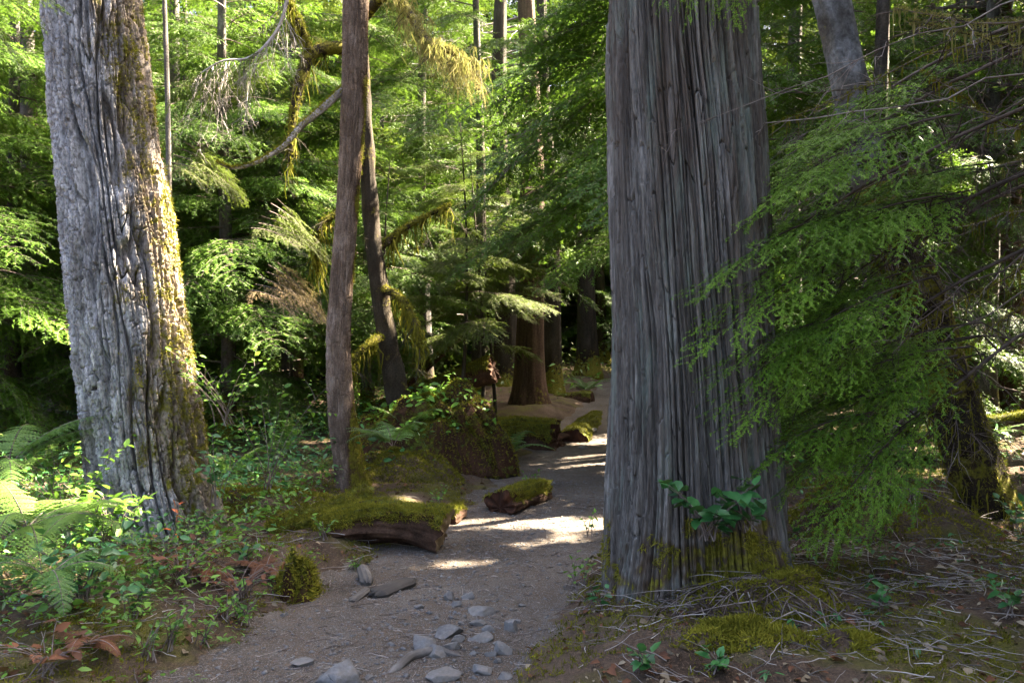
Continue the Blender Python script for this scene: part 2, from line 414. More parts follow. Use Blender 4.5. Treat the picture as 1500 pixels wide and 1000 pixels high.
def leaf_soup(g, pos, d, up, L, Wd, mat=0, tint=None, seed=0, fold=.25, curl=.15):
    """Broad leaves: six triangles each, folded on the midrib."""
    n = len(pos); r = RNG(seed); L = np.broadcast_to(L, (n,))[:, None]; Wd = np.broadcast_to(Wd, (n,))[:, None]
    d = nrm(np.asarray(d, float)); s = nrm(np.cross(up, d)); u = np.cross(d, s)
    def pt(x, y): return pos + d * L * x + s * Wd * y + u * (Wd * abs(y) * fold - L * curl * x * x)
    V = np.stack([pt(0, 0), pt(.30, .46), pt(.30, -.46), pt(.35, 0), pt(.68, .36), pt(.68, -.36), pt(.70, 0), pt(1, 0)], 1)
    F = np.array([[0, 3, 1], [0, 2, 3], [1, 3, 4], [3, 6, 4], [2, 5, 3], [3, 5, 6], [4, 6, 7], [6, 5, 7]])
    f = (np.arange(n)[:, None, None] * 8 + F[None]).reshape(-1, 3)
    t = r.uniform(.1, .9, n) if tint is None else np.broadcast_to(tint, (n,))
    g.add(V.reshape(-1, 3), f, mat, np.repeat(t, 8))

def fuzz(g, pos, nor, n, length, seed, mat=0, width=.006, spread=.8, down=0., tint0=.5):
    """Moss: n small blades on surface samples."""
    r = RNG(seed); i = r.integers(len(pos), size=n); p = pos[i] + r.normal(size=(n, 3)) * .006
    d = nrm(nor[i] + r.normal(size=(n, 3)) * spread + np.array([0, 0, -down])); l = length * r.uniform(.4, 1.3, n)[:, None]
    s = nrm(np.cross(d, r.normal(size=(n, 3)))) * width * .5
    cl = noise(p * 9) * .5 + noise(p * 30) * .3
    g.tris(np.stack([p - s, p + s, p + d * l], 1), mat, np.clip(tint0 + cl + r.normal(size=n) * .12, 0, 1))

def strands(g, pos, length, seed, mat=0, width=.008, n_each=3, wob=.03, tint0=.5):
    """Hanging moss or drooping dry twigs: thin wavy ribbons that hang down."""
    r = RNG(seed); pos = np.repeat(pos, n_each, 0); n = len(pos); l = np.broadcast_to(length, (n // n_each,)).repeat(n_each) * r.uniform(.3, 1.2, n)
    K = 5; s = np.linspace(0, 1, K); c = pos[:, None] + np.stack([np.zeros((n, K)), np.zeros((n, K)), -s[None] * l[:, None]], -1)
    c = c + np.cumsum(r.normal(size=(n, K, 3)) * wob * l[:, None, None], 1) * np.array([1, 1, .3]); c[:, 0] = pos
    a = r.uniform(0, np.pi, n); w = np.stack([np.cos(a), np.sin(a), 0 * a], -1)[:, None] * (width * (1 - .85 * s))[None, :, None]
    V = np.concatenate([c - w, c + w], 1); k = np.arange(K - 1); F = np.stack([k, k + 1, k + 1 + K, k + K], -1)
    f = (np.arange(n)[:, None, None] * 2 * K + F[None]).reshape(-1, 4)
    g.add(V.reshape(-1, 3), f, mat, np.repeat(np.clip(tint0 + r.normal(size=n) * .2, 0, 1), K - 1))

def dead_branch(root, tip, seed, r0=.02, sag=.05, twigs=14, tl=.35, sub=3, wig=.03, rise=None):
    """Bare branch with side twigs as a list of stick polylines."""
    r = RNG(seed); root = np.asarray(root, float); tip = np.asarray(tip, float); L = np.linalg.norm(tip - root)
    s = np.linspace(0, 1, 12); c = root + (tip - root) * s[:, None]; c[:, 2] -= sag * L * 4 * s * (1 - s)
    c += np.cumsum(r.normal(size=(12, 3)), 0) * wig * L * .1 * np.minimum(s, 1 - s)[:, None] * 4
    out = [np.column_stack([c, r0 * (1 - .85 * s)])]; d0 = nrm(tip - root)
    for k in range(twigs):
        t = r.uniform(.15, 1); b = np.array([np.interp(t, s, c[:, q]) for q in range(3)])
        side = nrm(np.cross(d0, [0, 0, 1.])) * (1 if k % 2 else -1)
        d = nrm(d0 * r.uniform(.3, 1) + side * r.uniform(.4, 1) + np.array([0, 0, r.normal() * .35 - .1])); l = tl * r.uniform(.4, 1.2)
        q = np.linspace(0, 1, 5); w = b + d * l * q[:, None] + np.cumsum(r.normal(size=(5, 3)), 0) * l * .05; w[0] = b; w[:, 2] -= .2 * l * q ** 2
        out.append(np.column_stack([w, r0 * .28 * (1 - .8 * q) + .0008]))
        for _ in range(sub):
            j = r.integers(1, 4); e = w[j] + nrm(d + r.normal(size=3) * .7) * l * r.uniform(.2, .5)
            out.append(np.column_stack([np.stack([w[j], (w[j] + e) / 2 + r.normal(size=3) * l * .03, e]), [r0 * .14 + .0008, r0 * .1 + .0007, .0006]]))
    return out

def fern_frond(g, base, az, L, seed, pitch=.9, bend=1.3, mat=0, stemmat=1, wide=.22, dens=26, lobes=True, tint0=.5, twist=0.):
    """A frond: arched midrib, leaflets narrowing to the tip, each with small lobes."""
    r = RNG(seed); n = dens; s = np.linspace(0, 1, n + 1)
    ang = pitch - bend * s; dx = np.cumsum(np.cos(ang)) / n * L; dz = np.cumsum(np.sin(ang)) / n * L
    h = np.array([math.cos(az), math.sin(az), 0]); side = np.array([-math.sin(az), math.cos(az), 0])
    c = np.asarray(base) + h * dx[:, None] + np.array([0, 0, 1.]) * dz[:, None]
    thin_tubes(g, [np.column_stack([c, np.interp(s, [0, 1], [.004, .001])])], stemmat, .5)
    tang = nrm(np.gradient(c, axis=0)); upv = np.cross(side, tang) * -1
    for sg in (-1, 1):
        t = s[3:]; k = len(t); ll = wide * L * np.minimum(1, (t - s[2]) / .12) * (1 - t) ** .8 * r.uniform(.85, 1.1, k) + .012
        d = nrm(tang[3:] * .45 + side * sg + np.array([0, 0, -.18]) + r.normal(size=(k, 3)) * .07)
        if lobes:
            m = 7; u = np.linspace(.08, .95, m)
            q = c[3:, None] + d[:, None] * (ll[:, None] * u)[..., None] - np.array([0, 0, .2]) * (ll[:, None] * u ** 2)[..., None]
            for s2 in (-1, 1):
                e = nrm(np.cross(d, upv[3:]) * s2 + d * .5); w = (ll[:, None] * .20 * (1 - u) ** .7 + .004)
                tip = q + e[:, None] * w[..., None]; o = d[:, None] * (ll[:, None] / m * .55)[..., None]
                T = np.stack([q - o, q + o, tip + o * .4], 2).reshape(-1, 3, 3)
                g.tris(T, mat, np.clip(tint0 + r.normal(size=len(T)) * .13, 0, 1))
        else:
            e = nrm(np.cross(d, upv[3:])); w = (L / n * .42); b = c[3:]; tip = b + d * ll[:, None]; mid = b + d * (ll * .45)[:, None]
            T = np.concatenate([np.stack([b - e * w * .5, mid + e * w, mid - e * w], 1), np.stack([mid - e * w, mid + e * w, tip], 1), np.stack([b - e * w * .5, b + e * w * .5, mid + e * w], 1)])
            g.tris(T, mat, np.clip(tint0 + r.normal(size=len(T)) * .13, 0, 1))

def bez(a, b, c, n=8):
    t = np.linspace(0, 1, n)[:, None]; return (1 - t) ** 2 * np.asarray(a) + 2 * t * (1 - t) * np.asarray(b) + t * t * np.asarray(c)

# ------------------------------------------------------------------ ground, trail
def lines(dense0, dense1, step, far0, far1, grow=1.12):
    a = list(np.arange(dense0, dense1 + 1e-6, step)); s = step; x = dense1; y = dense0; hi = []; lo = []
    while x < far1: s = min(s * grow, 2.5); x += s; hi.append(x)
    s = step
    while y > far0: s = min(s * grow, 2.5); y -= s; lo.append(y)
    return np.array(lo[::-1] + a + hi)

gx = lines(-4.2, 4.2, .032, -75, 75); gy = lines(3.2, 10.5, .032, -25, 120)
X, Y = np.meshgrid(gx, gy); V = np.stack([X, Y, H(X, Y)], -1)
g = Geo(); f = grid_faces(len(gy), len(gx), False); g.add(V, f)
floor = g.build("forest_floor", M['floor'], smooth=True); floor["kind"] = "structure"; floor["label"] = "dark brown forest soil with needles and moss"
ys = lines(2.6, 11, .022, -8, 62, 1.06); us = np.linspace(-1, 1, 96)
xc, hw = trail(ys); X = xc[:, None] + us[None] * (hw[:, None] + .16); Y = np.repeat(ys[:, None], 96, 1)
g = Geo(); g.add(np.stack([X, Y, Hpath(X, Y)], -1), grid_faces(len(ys), 96, False))
path = g.build("path", M['path'], smooth=True); path["kind"] = "structure"; path["label"] = "packed grey brown dirt footpath winding into the forest"

# ------------------------------------------------------------------ the two big trees and the slender one
def trunk_obj(pix, yd, name, mat, parent, nu, nv, disp, moss=None, ztop=None, origin=(0, 0, 0), sm=True, tint=None):
    """pix rows: (photo y, left edge x, right edge x) at distance yd."""
    pts = [(*P((l + r) / 2, y, yd), (r - l) / 2 / FPX * yd) for y, l, r in pix][::-1]
    sp = smooth_path(pts, 400)
    if ztop:
        a = sp[-1]; sl = (sp[-1] - sp[-60]) / (sp[-1, 2] - sp[-60, 2]); q = np.linspace(.05, ztop - a[2], 60)[:, None]; e = a + sl * q * np.array([.7, 1, 1, 1]); e[:, 3] = a[3] * (1 - .5 * q[:, 0] / q[-1, 0]); sp = np.vstack([sp, e])
    z = sp[:, 2]
    zz = np.concatenate([np.linspace(z[0], 5.2, nv), np.linspace(5.22, z[-1], 60)]) if z[-1] > 5.5 else np.linspace(z[0], z[-1], nv)
    c = np.stack([np.interp(zz, z, sp[:, i]) for i in range(4)], -1); c[:, 1] = yd
    p, d, TH, A = tube(c[:, :3], c[:, 3], nu, lambda th, ar, rr: disp(th, zz[:, None] + 0 * th, rr))
    mo = np.zeros(p.shape[:2]) if moss is None else moss(TH, p, d)
    g = Geo(); g.add(p, grid_faces(len(zz), nu), 0, .5 if tint is None else tint(TH, zz[:, None] + 0 * TH)[:-1].ravel(), mo)
    return g.build(name, mat, parent, origin, smooth=sm), p, d, mo

def hsh(*k):
    h = np.zeros(np.broadcast(*k).shape, int)
    for q in k: h = _perm[(h + np.asarray(q).astype(int)) & 255]
    return h / 255.

def plates(th, z, ns, ln, wu, wz, seed, soft=.16, gapz=.10):
    """Bark plates: strips round the trunk broken into lengths; (edge groove 0..1, random height, id value)."""
    c, s_ = np.cos(th), np.sin(th)
    U = th / (2 * np.pi) * ns + wu * noise(np.stack([c * ns * .10, s_ * ns * .10, z * wz + seed], -1)) * 2 + wu * .5 * noise(np.stack([c * ns * .3, s_ * ns * .3, z * wz * 3 + seed], -1))
    iu = np.floor(U); fu = U - iu; iu = np.mod(iu, ns); V = z / ln + hsh(iu, iu * 0 + seed) * 9 + .25 * noise(np.stack([c * 9, s_ * 9, z * 2 + seed], -1)); iv = np.floor(V); fv = V - iv
    e = np.minimum(sstep(0, soft, np.minimum(fu, 1 - fu)), sstep(0, gapz, fv) if gapz else 1)
    return e, hsh(iu, iv + 40, iu * 0 + seed + 3), fu

def ridged(p, o=1): return np.abs(noise(p))

def fir_parts(th, z):
    t2 = th + .05 * noise(np.stack([np.cos(th) * 2, np.sin(th) * 2, z * 1.1], -1))
    A = plates(t2, z, 24, 1.5, 1.0, .50, 1, .24, .04); B = plates(t2, z, 72, .20, .8, 1.5, 2, .30, .12); C = plates(t2, z, 170, .06, .8, 5., 3, .38, .3); return A, B, C
def fir_disp(th, z, rr):
    fl = sstep(1.0, -.1, z); x, y = np.cos(th) * .55, np.sin(th) * .55
    (a, ah, _), (b, bh, _), (c, ch, _) = fir_parts(th, z); e = noise(np.stack([x * 95, y * 95, z * 60], -1))
    lob = np.abs(noise(np.stack([x * 3.2 + 3, y * 3.2, z * .3], -1)))
    return a * (.062 + .022 * ah + (.016 + .018 * bh) * b + (.006 + .011 * ch) * c) + .006 * e - .165 + fl * (.09 * lob + .03 * np.cos(5 * th + 1)) + .02 * noise(np.stack([x * 2, y * 2, z * .5], -1))
def fir_tint(th, z):
    (a, ah, _), (b, bh, _), (c, ch, _) = fir_parts(th, z); return .15 + .35 * bh + .30 * ch + .2 * ah

FIRY = 6.6
fir_px = [(0, 58, 212), (100, 64, 224), (200, 71, 236), (300, 82, 255), (400, 90, 270), (500, 99, 283), (600, 112, 299), (700, 127, 315), (780, 143, 338), (870, 153, 365)]
fo = P(250, 800, FIRY); fo[2] = Z(fo[0], fo[1])
fir = thing("fir_tree", "huge grey fir with deeply furrowed bark and yellow moss down its sunlit side", "tree", fo)
def fir_moss(TH, p, d):
    n1 = noise(p * np.array([3, 3, 1.2])); n2 = noise(p * np.array([11, 11, 5]))
    s = d[..., 0] + .55 * n1 + .35 * n2 + .25 * noise(p * np.array([25, 25, 9])) - .05 * (p[..., 2] - 1.6)
    return np.clip(.46 * sstep(.05, .85, s), 0, 1)
_, fp, fd, fm = trunk_obj(fir_px, FIRY, "trunk", M['fir'], fir, 640, 860, fir_disp, fir_moss, 16, fo, False, fir_tint)
g = Geo(); vis = (fp[..., 2] < 4.6) & (fm > .24) & (noise(fp * np.array([5, 5, 2.4])) + .5 * noise(fp * 16) > .10)
fuzz(g, fp[vis], fd[vis], 24000, .026, 3, width=.007, down=.5, tint0=.55); g.build("moss", M['moss'], fir, fo)

def cedar_parts(th, z):
    t2 = th + .10 * z + .03 * noise(np.stack([np.cos(th), np.sin(th), z * .5], -1))
    return plates(t2, z, 44, 2.6, .7, .22, 5, .20, .02), plates(t2, z, 108, .9, .6, .45, 6, .28, .03), plates(t2, z, 240, .35, .5, 1.2, 7, .4, .06)
def cedar_disp(th, z, rr):
    fl = sstep(1.2, -.05, z); (a, ah, _), (b, bh, bu), (c, ch, _) = cedar_parts(th, z); x, y = np.cos(th) * .5, np.sin(th) * .5
    lob = np.abs(noise(np.stack([np.cos(th) * 1.7 + 1, np.sin(th) * 1.7, z * .15], -1)))
    butt = np.exp(-((np.angle(np.exp(1j * (th - math.radians(-125)))) / .38) ** 2)) + .7 * np.exp(-((np.angle(np.exp(1j * (th - math.radians(-50)))) / .3) ** 2))
    return a * (.036 + .024 * ah) + b * (.016 + .020 * bh) + c * (.004 + .007 * ch) + .010 * (bu - .5) * (bh > .6) + .003 * noise(np.stack([x * 120, y * 120, z * 8], -1)) - .085 + fl * fl * (.13 * lob + .24 * butt - .05) + .014 * noise(np.stack([x * 4, y * 4, z * .35], -1))
def cedar_tint(th, z):
    (a, ah, _), (b, bh, _), (c, ch, _) = cedar_parts(th, z); return .05 + .25 * ah + .40 * bh + .30 * ch

CEDY = 5.2
ced_px = [(0, 891, 1103), (100, 889, 1109), (200, 890, 1119), (300, 891, 1126), (400, 893, 1129), (500, 896, 1132), (600, 893, 1138), (700, 888, 1145), (800, 882, 1152), (870, 876, 1158), (930, 868, 1162)]
co = P(1050, 850, CEDY); co[2] = Z(co[0], co[1])
ced = thing("cedar_tree", "broad grey cedar with long vertical bark strips standing beside the footpath", "tree", co)
def ced_moss(TH, p, d):
    s = noise(p * np.array([4, 4, 1.4]) + 3) * .5 + noise(p * 13) * .3 + sstep(1.2, .15, p[..., 2]) * .72 - .40
    return np.clip(.55 * sstep(.12, .4, s), 0, 1)
_, cp, cd, cm = trunk_obj(ced_px, CEDY, "trunk", M['cedar'], ced, 960, 560, cedar_disp, ced_moss, 17, co, False, cedar_tint)
g = Geo(); vis = (cp[..., 2] < 1.1) & (cm > .3) & (noise(cp * np.array([9, 9, 3])) > .12)
fuzz(g, cp[vis], cd[vis], 15000, .03, 4, width=.006, down=.5, tint0=.5); g.build("moss", M['moss'], ced, co)

SLY = 8.6
sl_px = [(0, 503, 539), (100, 502, 537), (200, 499, 531), (300, 494, 524), (400, 486, 517), (500, 479, 513), (600, 481, 519), (680, 490, 532), (715, 494, 543), (745, 494, 552)]
so = P(522, 735, SLY); so[2] = Z(so[0], so[1])
slim = thing("slender_tree", "slender brown tree curving up beside the fir with moss at its foot", "tree", so)
def slim_parts(th, z): return plates(th, z, 22, .16, .6, 1.6, 9, .25, .12), plates(th, z, 50, .05, .6, 4, 10, .3, .2)
def slim_disp(th, z, rr):
    (a, ah, _), (b, bh, _) = slim_parts(th, z); return a * (.008 + .007 * ah) + b * (.002 + .004 * bh) - .008
def slim_tint(th, z):
    (a, ah, _), (b, bh, _) = slim_parts(th, z); return .1 + .5 * ah + .35 * bh
def slim_moss(TH, p, d):
    s = .6 * d[..., 0] + .35 * noise(p * np.array([7, 7, 2.5])) + .7 * sstep(1.2, .0, p[..., 2]) - .35
    return np.clip(.6 * sstep(.05, .45, s), 0, 1)
_, sp_, sd_, sm_ = trunk_obj(sl_px, SLY, "trunk", M['slim'], slim, 200, 1000, slim_disp, slim_moss, 13, so, False, slim_tint)
g = Geo(); vis = (sp_[..., 2] < 4.6) & (sm_ > .4)
fuzz(g, sp_[vis], sd_[vis], 7000, .024, 5, width=.006, down=.4); g.build("moss", M['moss'], slim, so)
# crooked mossy branch reaching from the slender trunk towards the fir
b = smooth_path([(*P(507, 128, SLY), .040), (*P(487, 146, SLY - .1), .036), (*P(462, 168, SLY - .25), .032), (*P(440, 186, SLY - .4), .030), (*P(418, 212, SLY - .6), .024), (*P(388, 232, SLY - .8), .020), (*P(362, 243, SLY - .95), .015), (*P(338, 246, SLY - 1), .011), (*P(318, 238, SLY - 1.1), .006)], 60)
p, d, TH, A = tube(b[:, :3], b[:, 3], 14, lambda th, ar, rr: .006 * noise(np.stack([np.cos(th) * 3, np.sin(th) * 3, ar * 9], -1)))
g = Geo(); g.add(p, grid_faces(60, 14), 0, .5, np.clip(sstep(-.3, .6, d[..., 2]) * .6 + .25 * noise(p * 6), 0, 1)); br = g.build("branch", M['graytwig'], slim, so, True)
g = Geo(); up = d[..., 2] > .1
fuzz(g, p[up], d[up], 3500, .028, 6, width=.006, tint0=.6); g.build("moss", M['moss'], br, so)

# ------------------------------------------------------------------ chosen lit spots; foliage between them and the sun is cut away
LIT = [(P(760, 120, 10), .4), (P(740, 240, 10), .35), (P(810, 280, 9.9), .35), (P(810, 390, 10), .3), (P(850, 190, 9.8), .35), (P(268, 300, FIRY), .22), (P(278, 380, FIRY), .26), (P(285, 460, FIRY), .22), (P(262, 240, FIRY), .16),
       (G(700, 768), .30), (G(790, 766), .34), (G(860, 768), .36), (G(830, 790), .22), (G(650, 770), .22), (G(690, 826), .18), (G(640, 828), .15), (G(760, 800), .16),
       (P(655, 770, 7.5), .22), (P(640, 90, 7.8), .40), (P(690, 130, 7.8), .3), (P(590, 60, 7.8), .3), (P(440, 430, 9.3), .45), (P(430, 350, 9.5), .35), (P(470, 470, 9.5), .3),
       (P(516, 250, SLY), .15), (P(512, 330, SLY), .14), (P(508, 430, SLY), .14), (P(480, 330, 7.4), .2),
       (P(300, 60, 9), .5), (P(330, 160, 8.2), .35), (P(380, 30, 8.2), .35), (P(280, 270, 9), .3), (P(420, 610, 8), .22), (P(390, 630, 8), .2),
       (P(650, 480, 19), 1.0), (P(600, 440, 21), .8), (P(700, 420, 22), .7), (P(15, 790, 5.4), .45), (P(60, 850, 5.2), .25), (P(110, 760, 5.6), .22), (P(60, 700, 8.5), .8), (P(20, 600, 9), .8), (P(90, 640, 9), .6), (P(30, 350, 11), .8), (P(60, 180, 12), .8),
       (G(790, 682), .2), (G(860, 650), .2), (P(780, 640, 14.5), .2), (P(1180, 150, 16), 1.0), (P(1215, 330, 14), .6), (P(820, 120, 12), .5), (P(760, 250, 11), .4), (P(800, 250, 10.4), .55), (P(850, 350, 10.2), .55), (P(780, 400, 10.4), .5), (P(725, 180, 10.3), .5), (P(840, 160, 10.4), .5), (P(720, 330, 15), .5), (P(640, 300, 14), .5), (P(600, 380, 13), .5), (P(830, 380, 12.5), .45), (P(640, 500, 17), .7), (P(640, 640, 9.8), .3), (P(695, 700, 9.9), .2), (P(870, 90, 12.5), .6), (P(560, 770, 7.9), .2), (P(430, 770, 8.4), .25)]
_lp = np.array([p for p, r in LIT]); _lr = np.array([r for p, r in LIT])
_r = RNG(99)
LIT += [(np.array([_r.uniform(-9, 6), _r.uniform(9.5, 18), _r.uniform(.3, 6)]), _r.uniform(.3, .7)) for _ in range(34)] + [(np.array([_r.uniform(3, 9), _r.uniform(8.5, 16), _r.uniform(.3, 5)]), _r.uniform(.3, .7)) for _ in range(26)]
_lp = np.array([p for p, r in LIT]); _lr = np.array([r for p, r in LIT])
def sunlit_cull(off):
    off = np.asarray(off, float)
    def f(Q):
        Q = Q + off; keep = np.ones(len(Q), bool)
        if not len(Q): return keep
        c = Q.mean(0); R = np.sqrt(((Q - c) ** 2).sum(1).max()); d = c - _lp; t = d @ S; e = np.linalg.norm(d - t[:, None] * S, axis=1)
        for k in np.nonzero((e < R + _lr * 1.4) & (t > -R))[0]:
            d = Q - _lp[k]; t = d @ S; e = d - t[:, None] * S; e2 = (e * e).sum(1); i = np.nonzero((t > .4) & (e2 < (_lr[k] * 1.4) ** 2))[0]
            if len(i): keep[i[e2[i] < (_lr[k] * (1 + .35 * noise(Q[i] * 1.7))) ** 2]] = False
        return keep
    return f

# ------------------------------------------------------------------ conifers
MID = [Proto(2.2, 11 + i, nlat=46, w=.46, droop=.26, sub=.070, subl=.5, nl=.048, nw=.016, gap=.019, twig=.0028, hang=.45) for i in range(4)]
FAR = [Proto(2.4, 21 + i, nlat=28, w=.48, droop=.26, sub=.13, subl=.5, nl=.10, nw=.036, gap=.040, twig=.004, hang=.45) for i in range(4)]
CAN = [Proto(2.6, 31 + i, nlat=18, w=.42, droop=.2, sub=.22, nl=.16, nw=.055, gap=.085, twig=.006, hang=.3) for i in range(3)]

def crown_mesh(protos, h, zlo, rmax, nb, seed, mat, **k):
    g = Geo(); crown(g, protos, h, zlo, rmax, nb, seed, **k); o = g.build("crown", [mat, M['twig']]); return o

def bg_trunk(h, r, seed, mat, parent, lean=(0, 0), nu=26, sweep=0.):
    rg = RNG(seed); z = np.concatenate([np.linspace(-.3, 3.5, 70), np.linspace(3.6, h, 40)])
    c = np.stack([lean[0] * z + .06 * np.sin(z * .6 + seed) + sweep * np.exp(-z * .8), lean[1] * z, z], -1)
    rad = r * (1 - .85 * np.clip(z, 0, h) / h) * (1 + .55 * np.exp(-np.maximum(z, 0) * 3.2)) + .01
    def dp(th, ar, rr):
        x, y = np.cos(th) * r, np.sin(th) * r
        return rr * .13 * noise(np.stack([np.cos(th) * 4 + seed, np.sin(th) * 4, ar * .5], -1)) + rr * .10 * noise(np.stack([np.cos(th) * 1.5 + seed, np.sin(th) * 1.5, ar * .3], -1))
    p, d, TH, A = tube(c, rad, nu, dp)
    mo = np.clip(.55 * sstep(.9, .0, p[..., 2]) + .35 * noise(p * np.array([3, 3, .8]) + seed) + .15, 0, 1) * (.5 if mat == M['bgb'] else 1)
    g = Geo(); g.add(p, grid_faces(len(z), nu), 0, .5, mo); return g.build("trunk", mat, parent, smooth=True)

# hemlock prototypes: copies share their meshes
def proto_tree(name, h, zlo, rmax, nb, seed, protos, fol, bark, r=.16, **k):
    t = thing(name, "tree", "tree", (0, 0, 0)); c = crown_mesh(protos, h, zlo, rmax, nb, seed, fol, **k); c.parent = t
    bg_trunk(h + .3, r, seed, bark, t); return t

NEARP = [Proto(1.0, 61 + i, nlat=34, w=.42, droop=.28, sub=.05, nl=.024, nw=.008, gap=.011, twig=.0018, hang=.4) for i in range(3)]
BIG = [Proto(2.6, 41 + i, nlat=14, w=.48, droop=.25, sub=.34, nl=.30, nw=.11, gap=.17, twig=.006, hang=.4) for i in range(3)]
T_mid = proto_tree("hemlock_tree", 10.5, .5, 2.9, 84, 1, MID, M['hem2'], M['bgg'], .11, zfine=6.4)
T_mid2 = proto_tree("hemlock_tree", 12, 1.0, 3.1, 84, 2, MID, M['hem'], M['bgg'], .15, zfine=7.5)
def sun_side_tree(px, y, label, h, zlo, rmax, nb, seed, fol, r=.13, zfine=6.5):
    x = (px - 750) / FPX * y; loc = np.array([x, y, Z(x, y)]); t = thing('hemlock_tree', label, 'tree', loc, 'hemlocks of the middle distance')
    crown_mesh(MID, h, zlo, rmax, nb, seed, fol, zfine=zfine, cull=sunlit_cull(loc)).parent = t; bg_trunk(h + .3, r, seed, M['bgg'], t); return t
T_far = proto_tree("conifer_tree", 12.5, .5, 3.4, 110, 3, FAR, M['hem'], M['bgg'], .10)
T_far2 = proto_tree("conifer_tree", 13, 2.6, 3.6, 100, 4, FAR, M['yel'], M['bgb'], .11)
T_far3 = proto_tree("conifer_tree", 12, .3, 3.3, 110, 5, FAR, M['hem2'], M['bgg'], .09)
used = set()
def plant(T, px, y, label, rz=0., sc=1., dz=0., group=None):
    x = (px - 750) / FPX * y; loc = (x, y, Z(x, y) - .05 + dz)
    if T.name not in used:
        used.add(T.name); T.location = loc; T.rotation_euler = (0, 0, rz); T.scale = (sc,) * 3; T["label"] = label
        if group: T["group"] = group
        return T
    return copy_tree(T, loc, rz, sc, label, group)

HG = "hemlocks of the middle distance"; FG = "conifers deep in the forest"
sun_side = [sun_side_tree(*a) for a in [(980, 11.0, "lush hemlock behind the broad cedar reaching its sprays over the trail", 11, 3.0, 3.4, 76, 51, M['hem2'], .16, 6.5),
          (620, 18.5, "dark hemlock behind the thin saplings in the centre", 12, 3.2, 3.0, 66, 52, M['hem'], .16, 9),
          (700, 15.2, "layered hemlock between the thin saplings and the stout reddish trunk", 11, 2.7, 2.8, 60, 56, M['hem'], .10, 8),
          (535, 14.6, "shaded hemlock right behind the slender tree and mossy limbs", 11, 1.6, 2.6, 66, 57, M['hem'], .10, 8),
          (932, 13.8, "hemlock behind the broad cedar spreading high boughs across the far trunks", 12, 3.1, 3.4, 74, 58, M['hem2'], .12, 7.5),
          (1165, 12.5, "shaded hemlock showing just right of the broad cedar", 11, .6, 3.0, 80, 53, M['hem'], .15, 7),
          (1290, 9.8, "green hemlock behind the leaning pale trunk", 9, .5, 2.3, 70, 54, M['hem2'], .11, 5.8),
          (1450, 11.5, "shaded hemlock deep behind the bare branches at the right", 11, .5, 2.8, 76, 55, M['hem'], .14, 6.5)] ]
# long low boughs of the first of them, over the trail
hl = np.array(sun_side[0].location); r = RNG(170)
for k, (px, py, y) in enumerate([(722, 150, 10.2), (760, 95, 10.0), (800, 60, 10.2), (845, 110, 9.8), (715, 225, 10.0), (765, 190, 9.7), (820, 175, 9.8), (735, 290, 10.2), (790, 265, 9.8), (850, 240, 9.7), (765, 345, 10.0), (820, 325, 9.8), (800, 410, 10.1), (850, 390, 9.8), (870, 310, 9.7), (690, 120, 10.6), (770, 30, 10.0), (865, 25, 9.8)]):
    tip = P(px, py, y); z0 = tip[2] + .55 + r.uniform(0, .3); o = np.array([hl[0], hl[1], z0]); v = tip - o; L = np.linalg.norm(v); g = Geo()
    MID[k % 4].put(g, o, math.atan2(v[1], v[0]), .12, r.normal() * .2, L / 2.2, (0, 1), dt=.15); g.build("bough", [M['hem2'], M['twig']], sun_side[0], hl)
for i, (T, px, y, sc, lab) in enumerate([
    (T_mid, -120, 11.0, 1.05, "bright green hemlock whose drooping sprays hang left of the huge fir"),
    (T_mid, 20, 13.0, 1.0, "light green hemlock rising directly behind the fern bank left of the fir"),
    (T_mid2, 110, 16.5, 1.0, "darker hemlock half hidden behind the left edge of the huge fir"),
    (T_mid, 330, 12.6, .95, "bright hemlock filling the gap between the fir and the slender tree"),
    (T_mid2, 255, 15.0, 1.0, "deep green hemlock rising beside the sunlit mossy edge of the fir"),
    (T_mid, 425, 14.0, .9, "small bright hemlock just left of the slender brown tree"),
]): plant(T, px, y, lab, i * 1.9 + .4, sc, group=HG)
for i, (T, px, y, sc, lab) in enumerate([
    (T_far, 30, 20, 1.0, "dim conifer behind the bright hemlock left of the fir"),
    (T_far2, 120, 26, 1.1, "yellow green conifer glimpsed far back left of the fir"),
    (T_far3, 60, 32, 1.2, "far conifer at the very back of the left slope"),
    (T_far, 270, 21, 1.0, "tall conifer far behind the mossy edge of the fir"),
    (T_far3, 370, 24, 1.1, "bluish green conifer far behind the crooked mossy branch"),
    (T_far2, 440, 19, .9, "yellow green conifer behind the sunlit fronds beside the slender tree"),
    (T_far, 500, 27, 1.1, "distant conifer hidden behind the slender brown tree"),
    (T_far3, 560, 23, 1.0, "bluish conifer right of the slender tree behind the hanging moss"),
    (T_far2, 655, 29, 1.1, "sunlit yellow green conifer beyond the thin saplings"),
    (T_far, 700, 24, 1.0, "dark conifer behind the grey dead branches up high"),
    (T_far3, 770, 33, 1.2, "far conifer above the end of the trail"),
    (T_far, 850, 28, 1.0, "dim conifer where the trail disappears"),
    (T_far2, 930, 31, 1.1, "yellow conifer far behind the broad cedar"),
    (T_far3, 1060, 24, 1.0, "conifer hidden deep behind the broad cedar"),
    (T_far2, 1170, 21, 1.0, "yellow green sunlit conifer beside the cedar's shaded edge"),
    (T_far, 1240, 26, 1.1, "distant conifer left of the leaning pale trunk"),
    (T_far2, 1340, 19, .95, "yellowish conifer behind the dark leaning trunk"),
    (T_far3, 1420, 25, 1.1, "far conifer behind the mossy bare branches"),
    (T_far, 1500, 20, 1.0, "dark conifer at the right edge of the forest"),
    (T_far3, 905, 30, .8, "small conifer closing the far end of the trail"),
    (T_far3, -60, 24, 1.1, "far conifer at the left edge of the forest"),
]): plant(T, px, y, lab, i * 2.3 + .9, sc, group=FG)

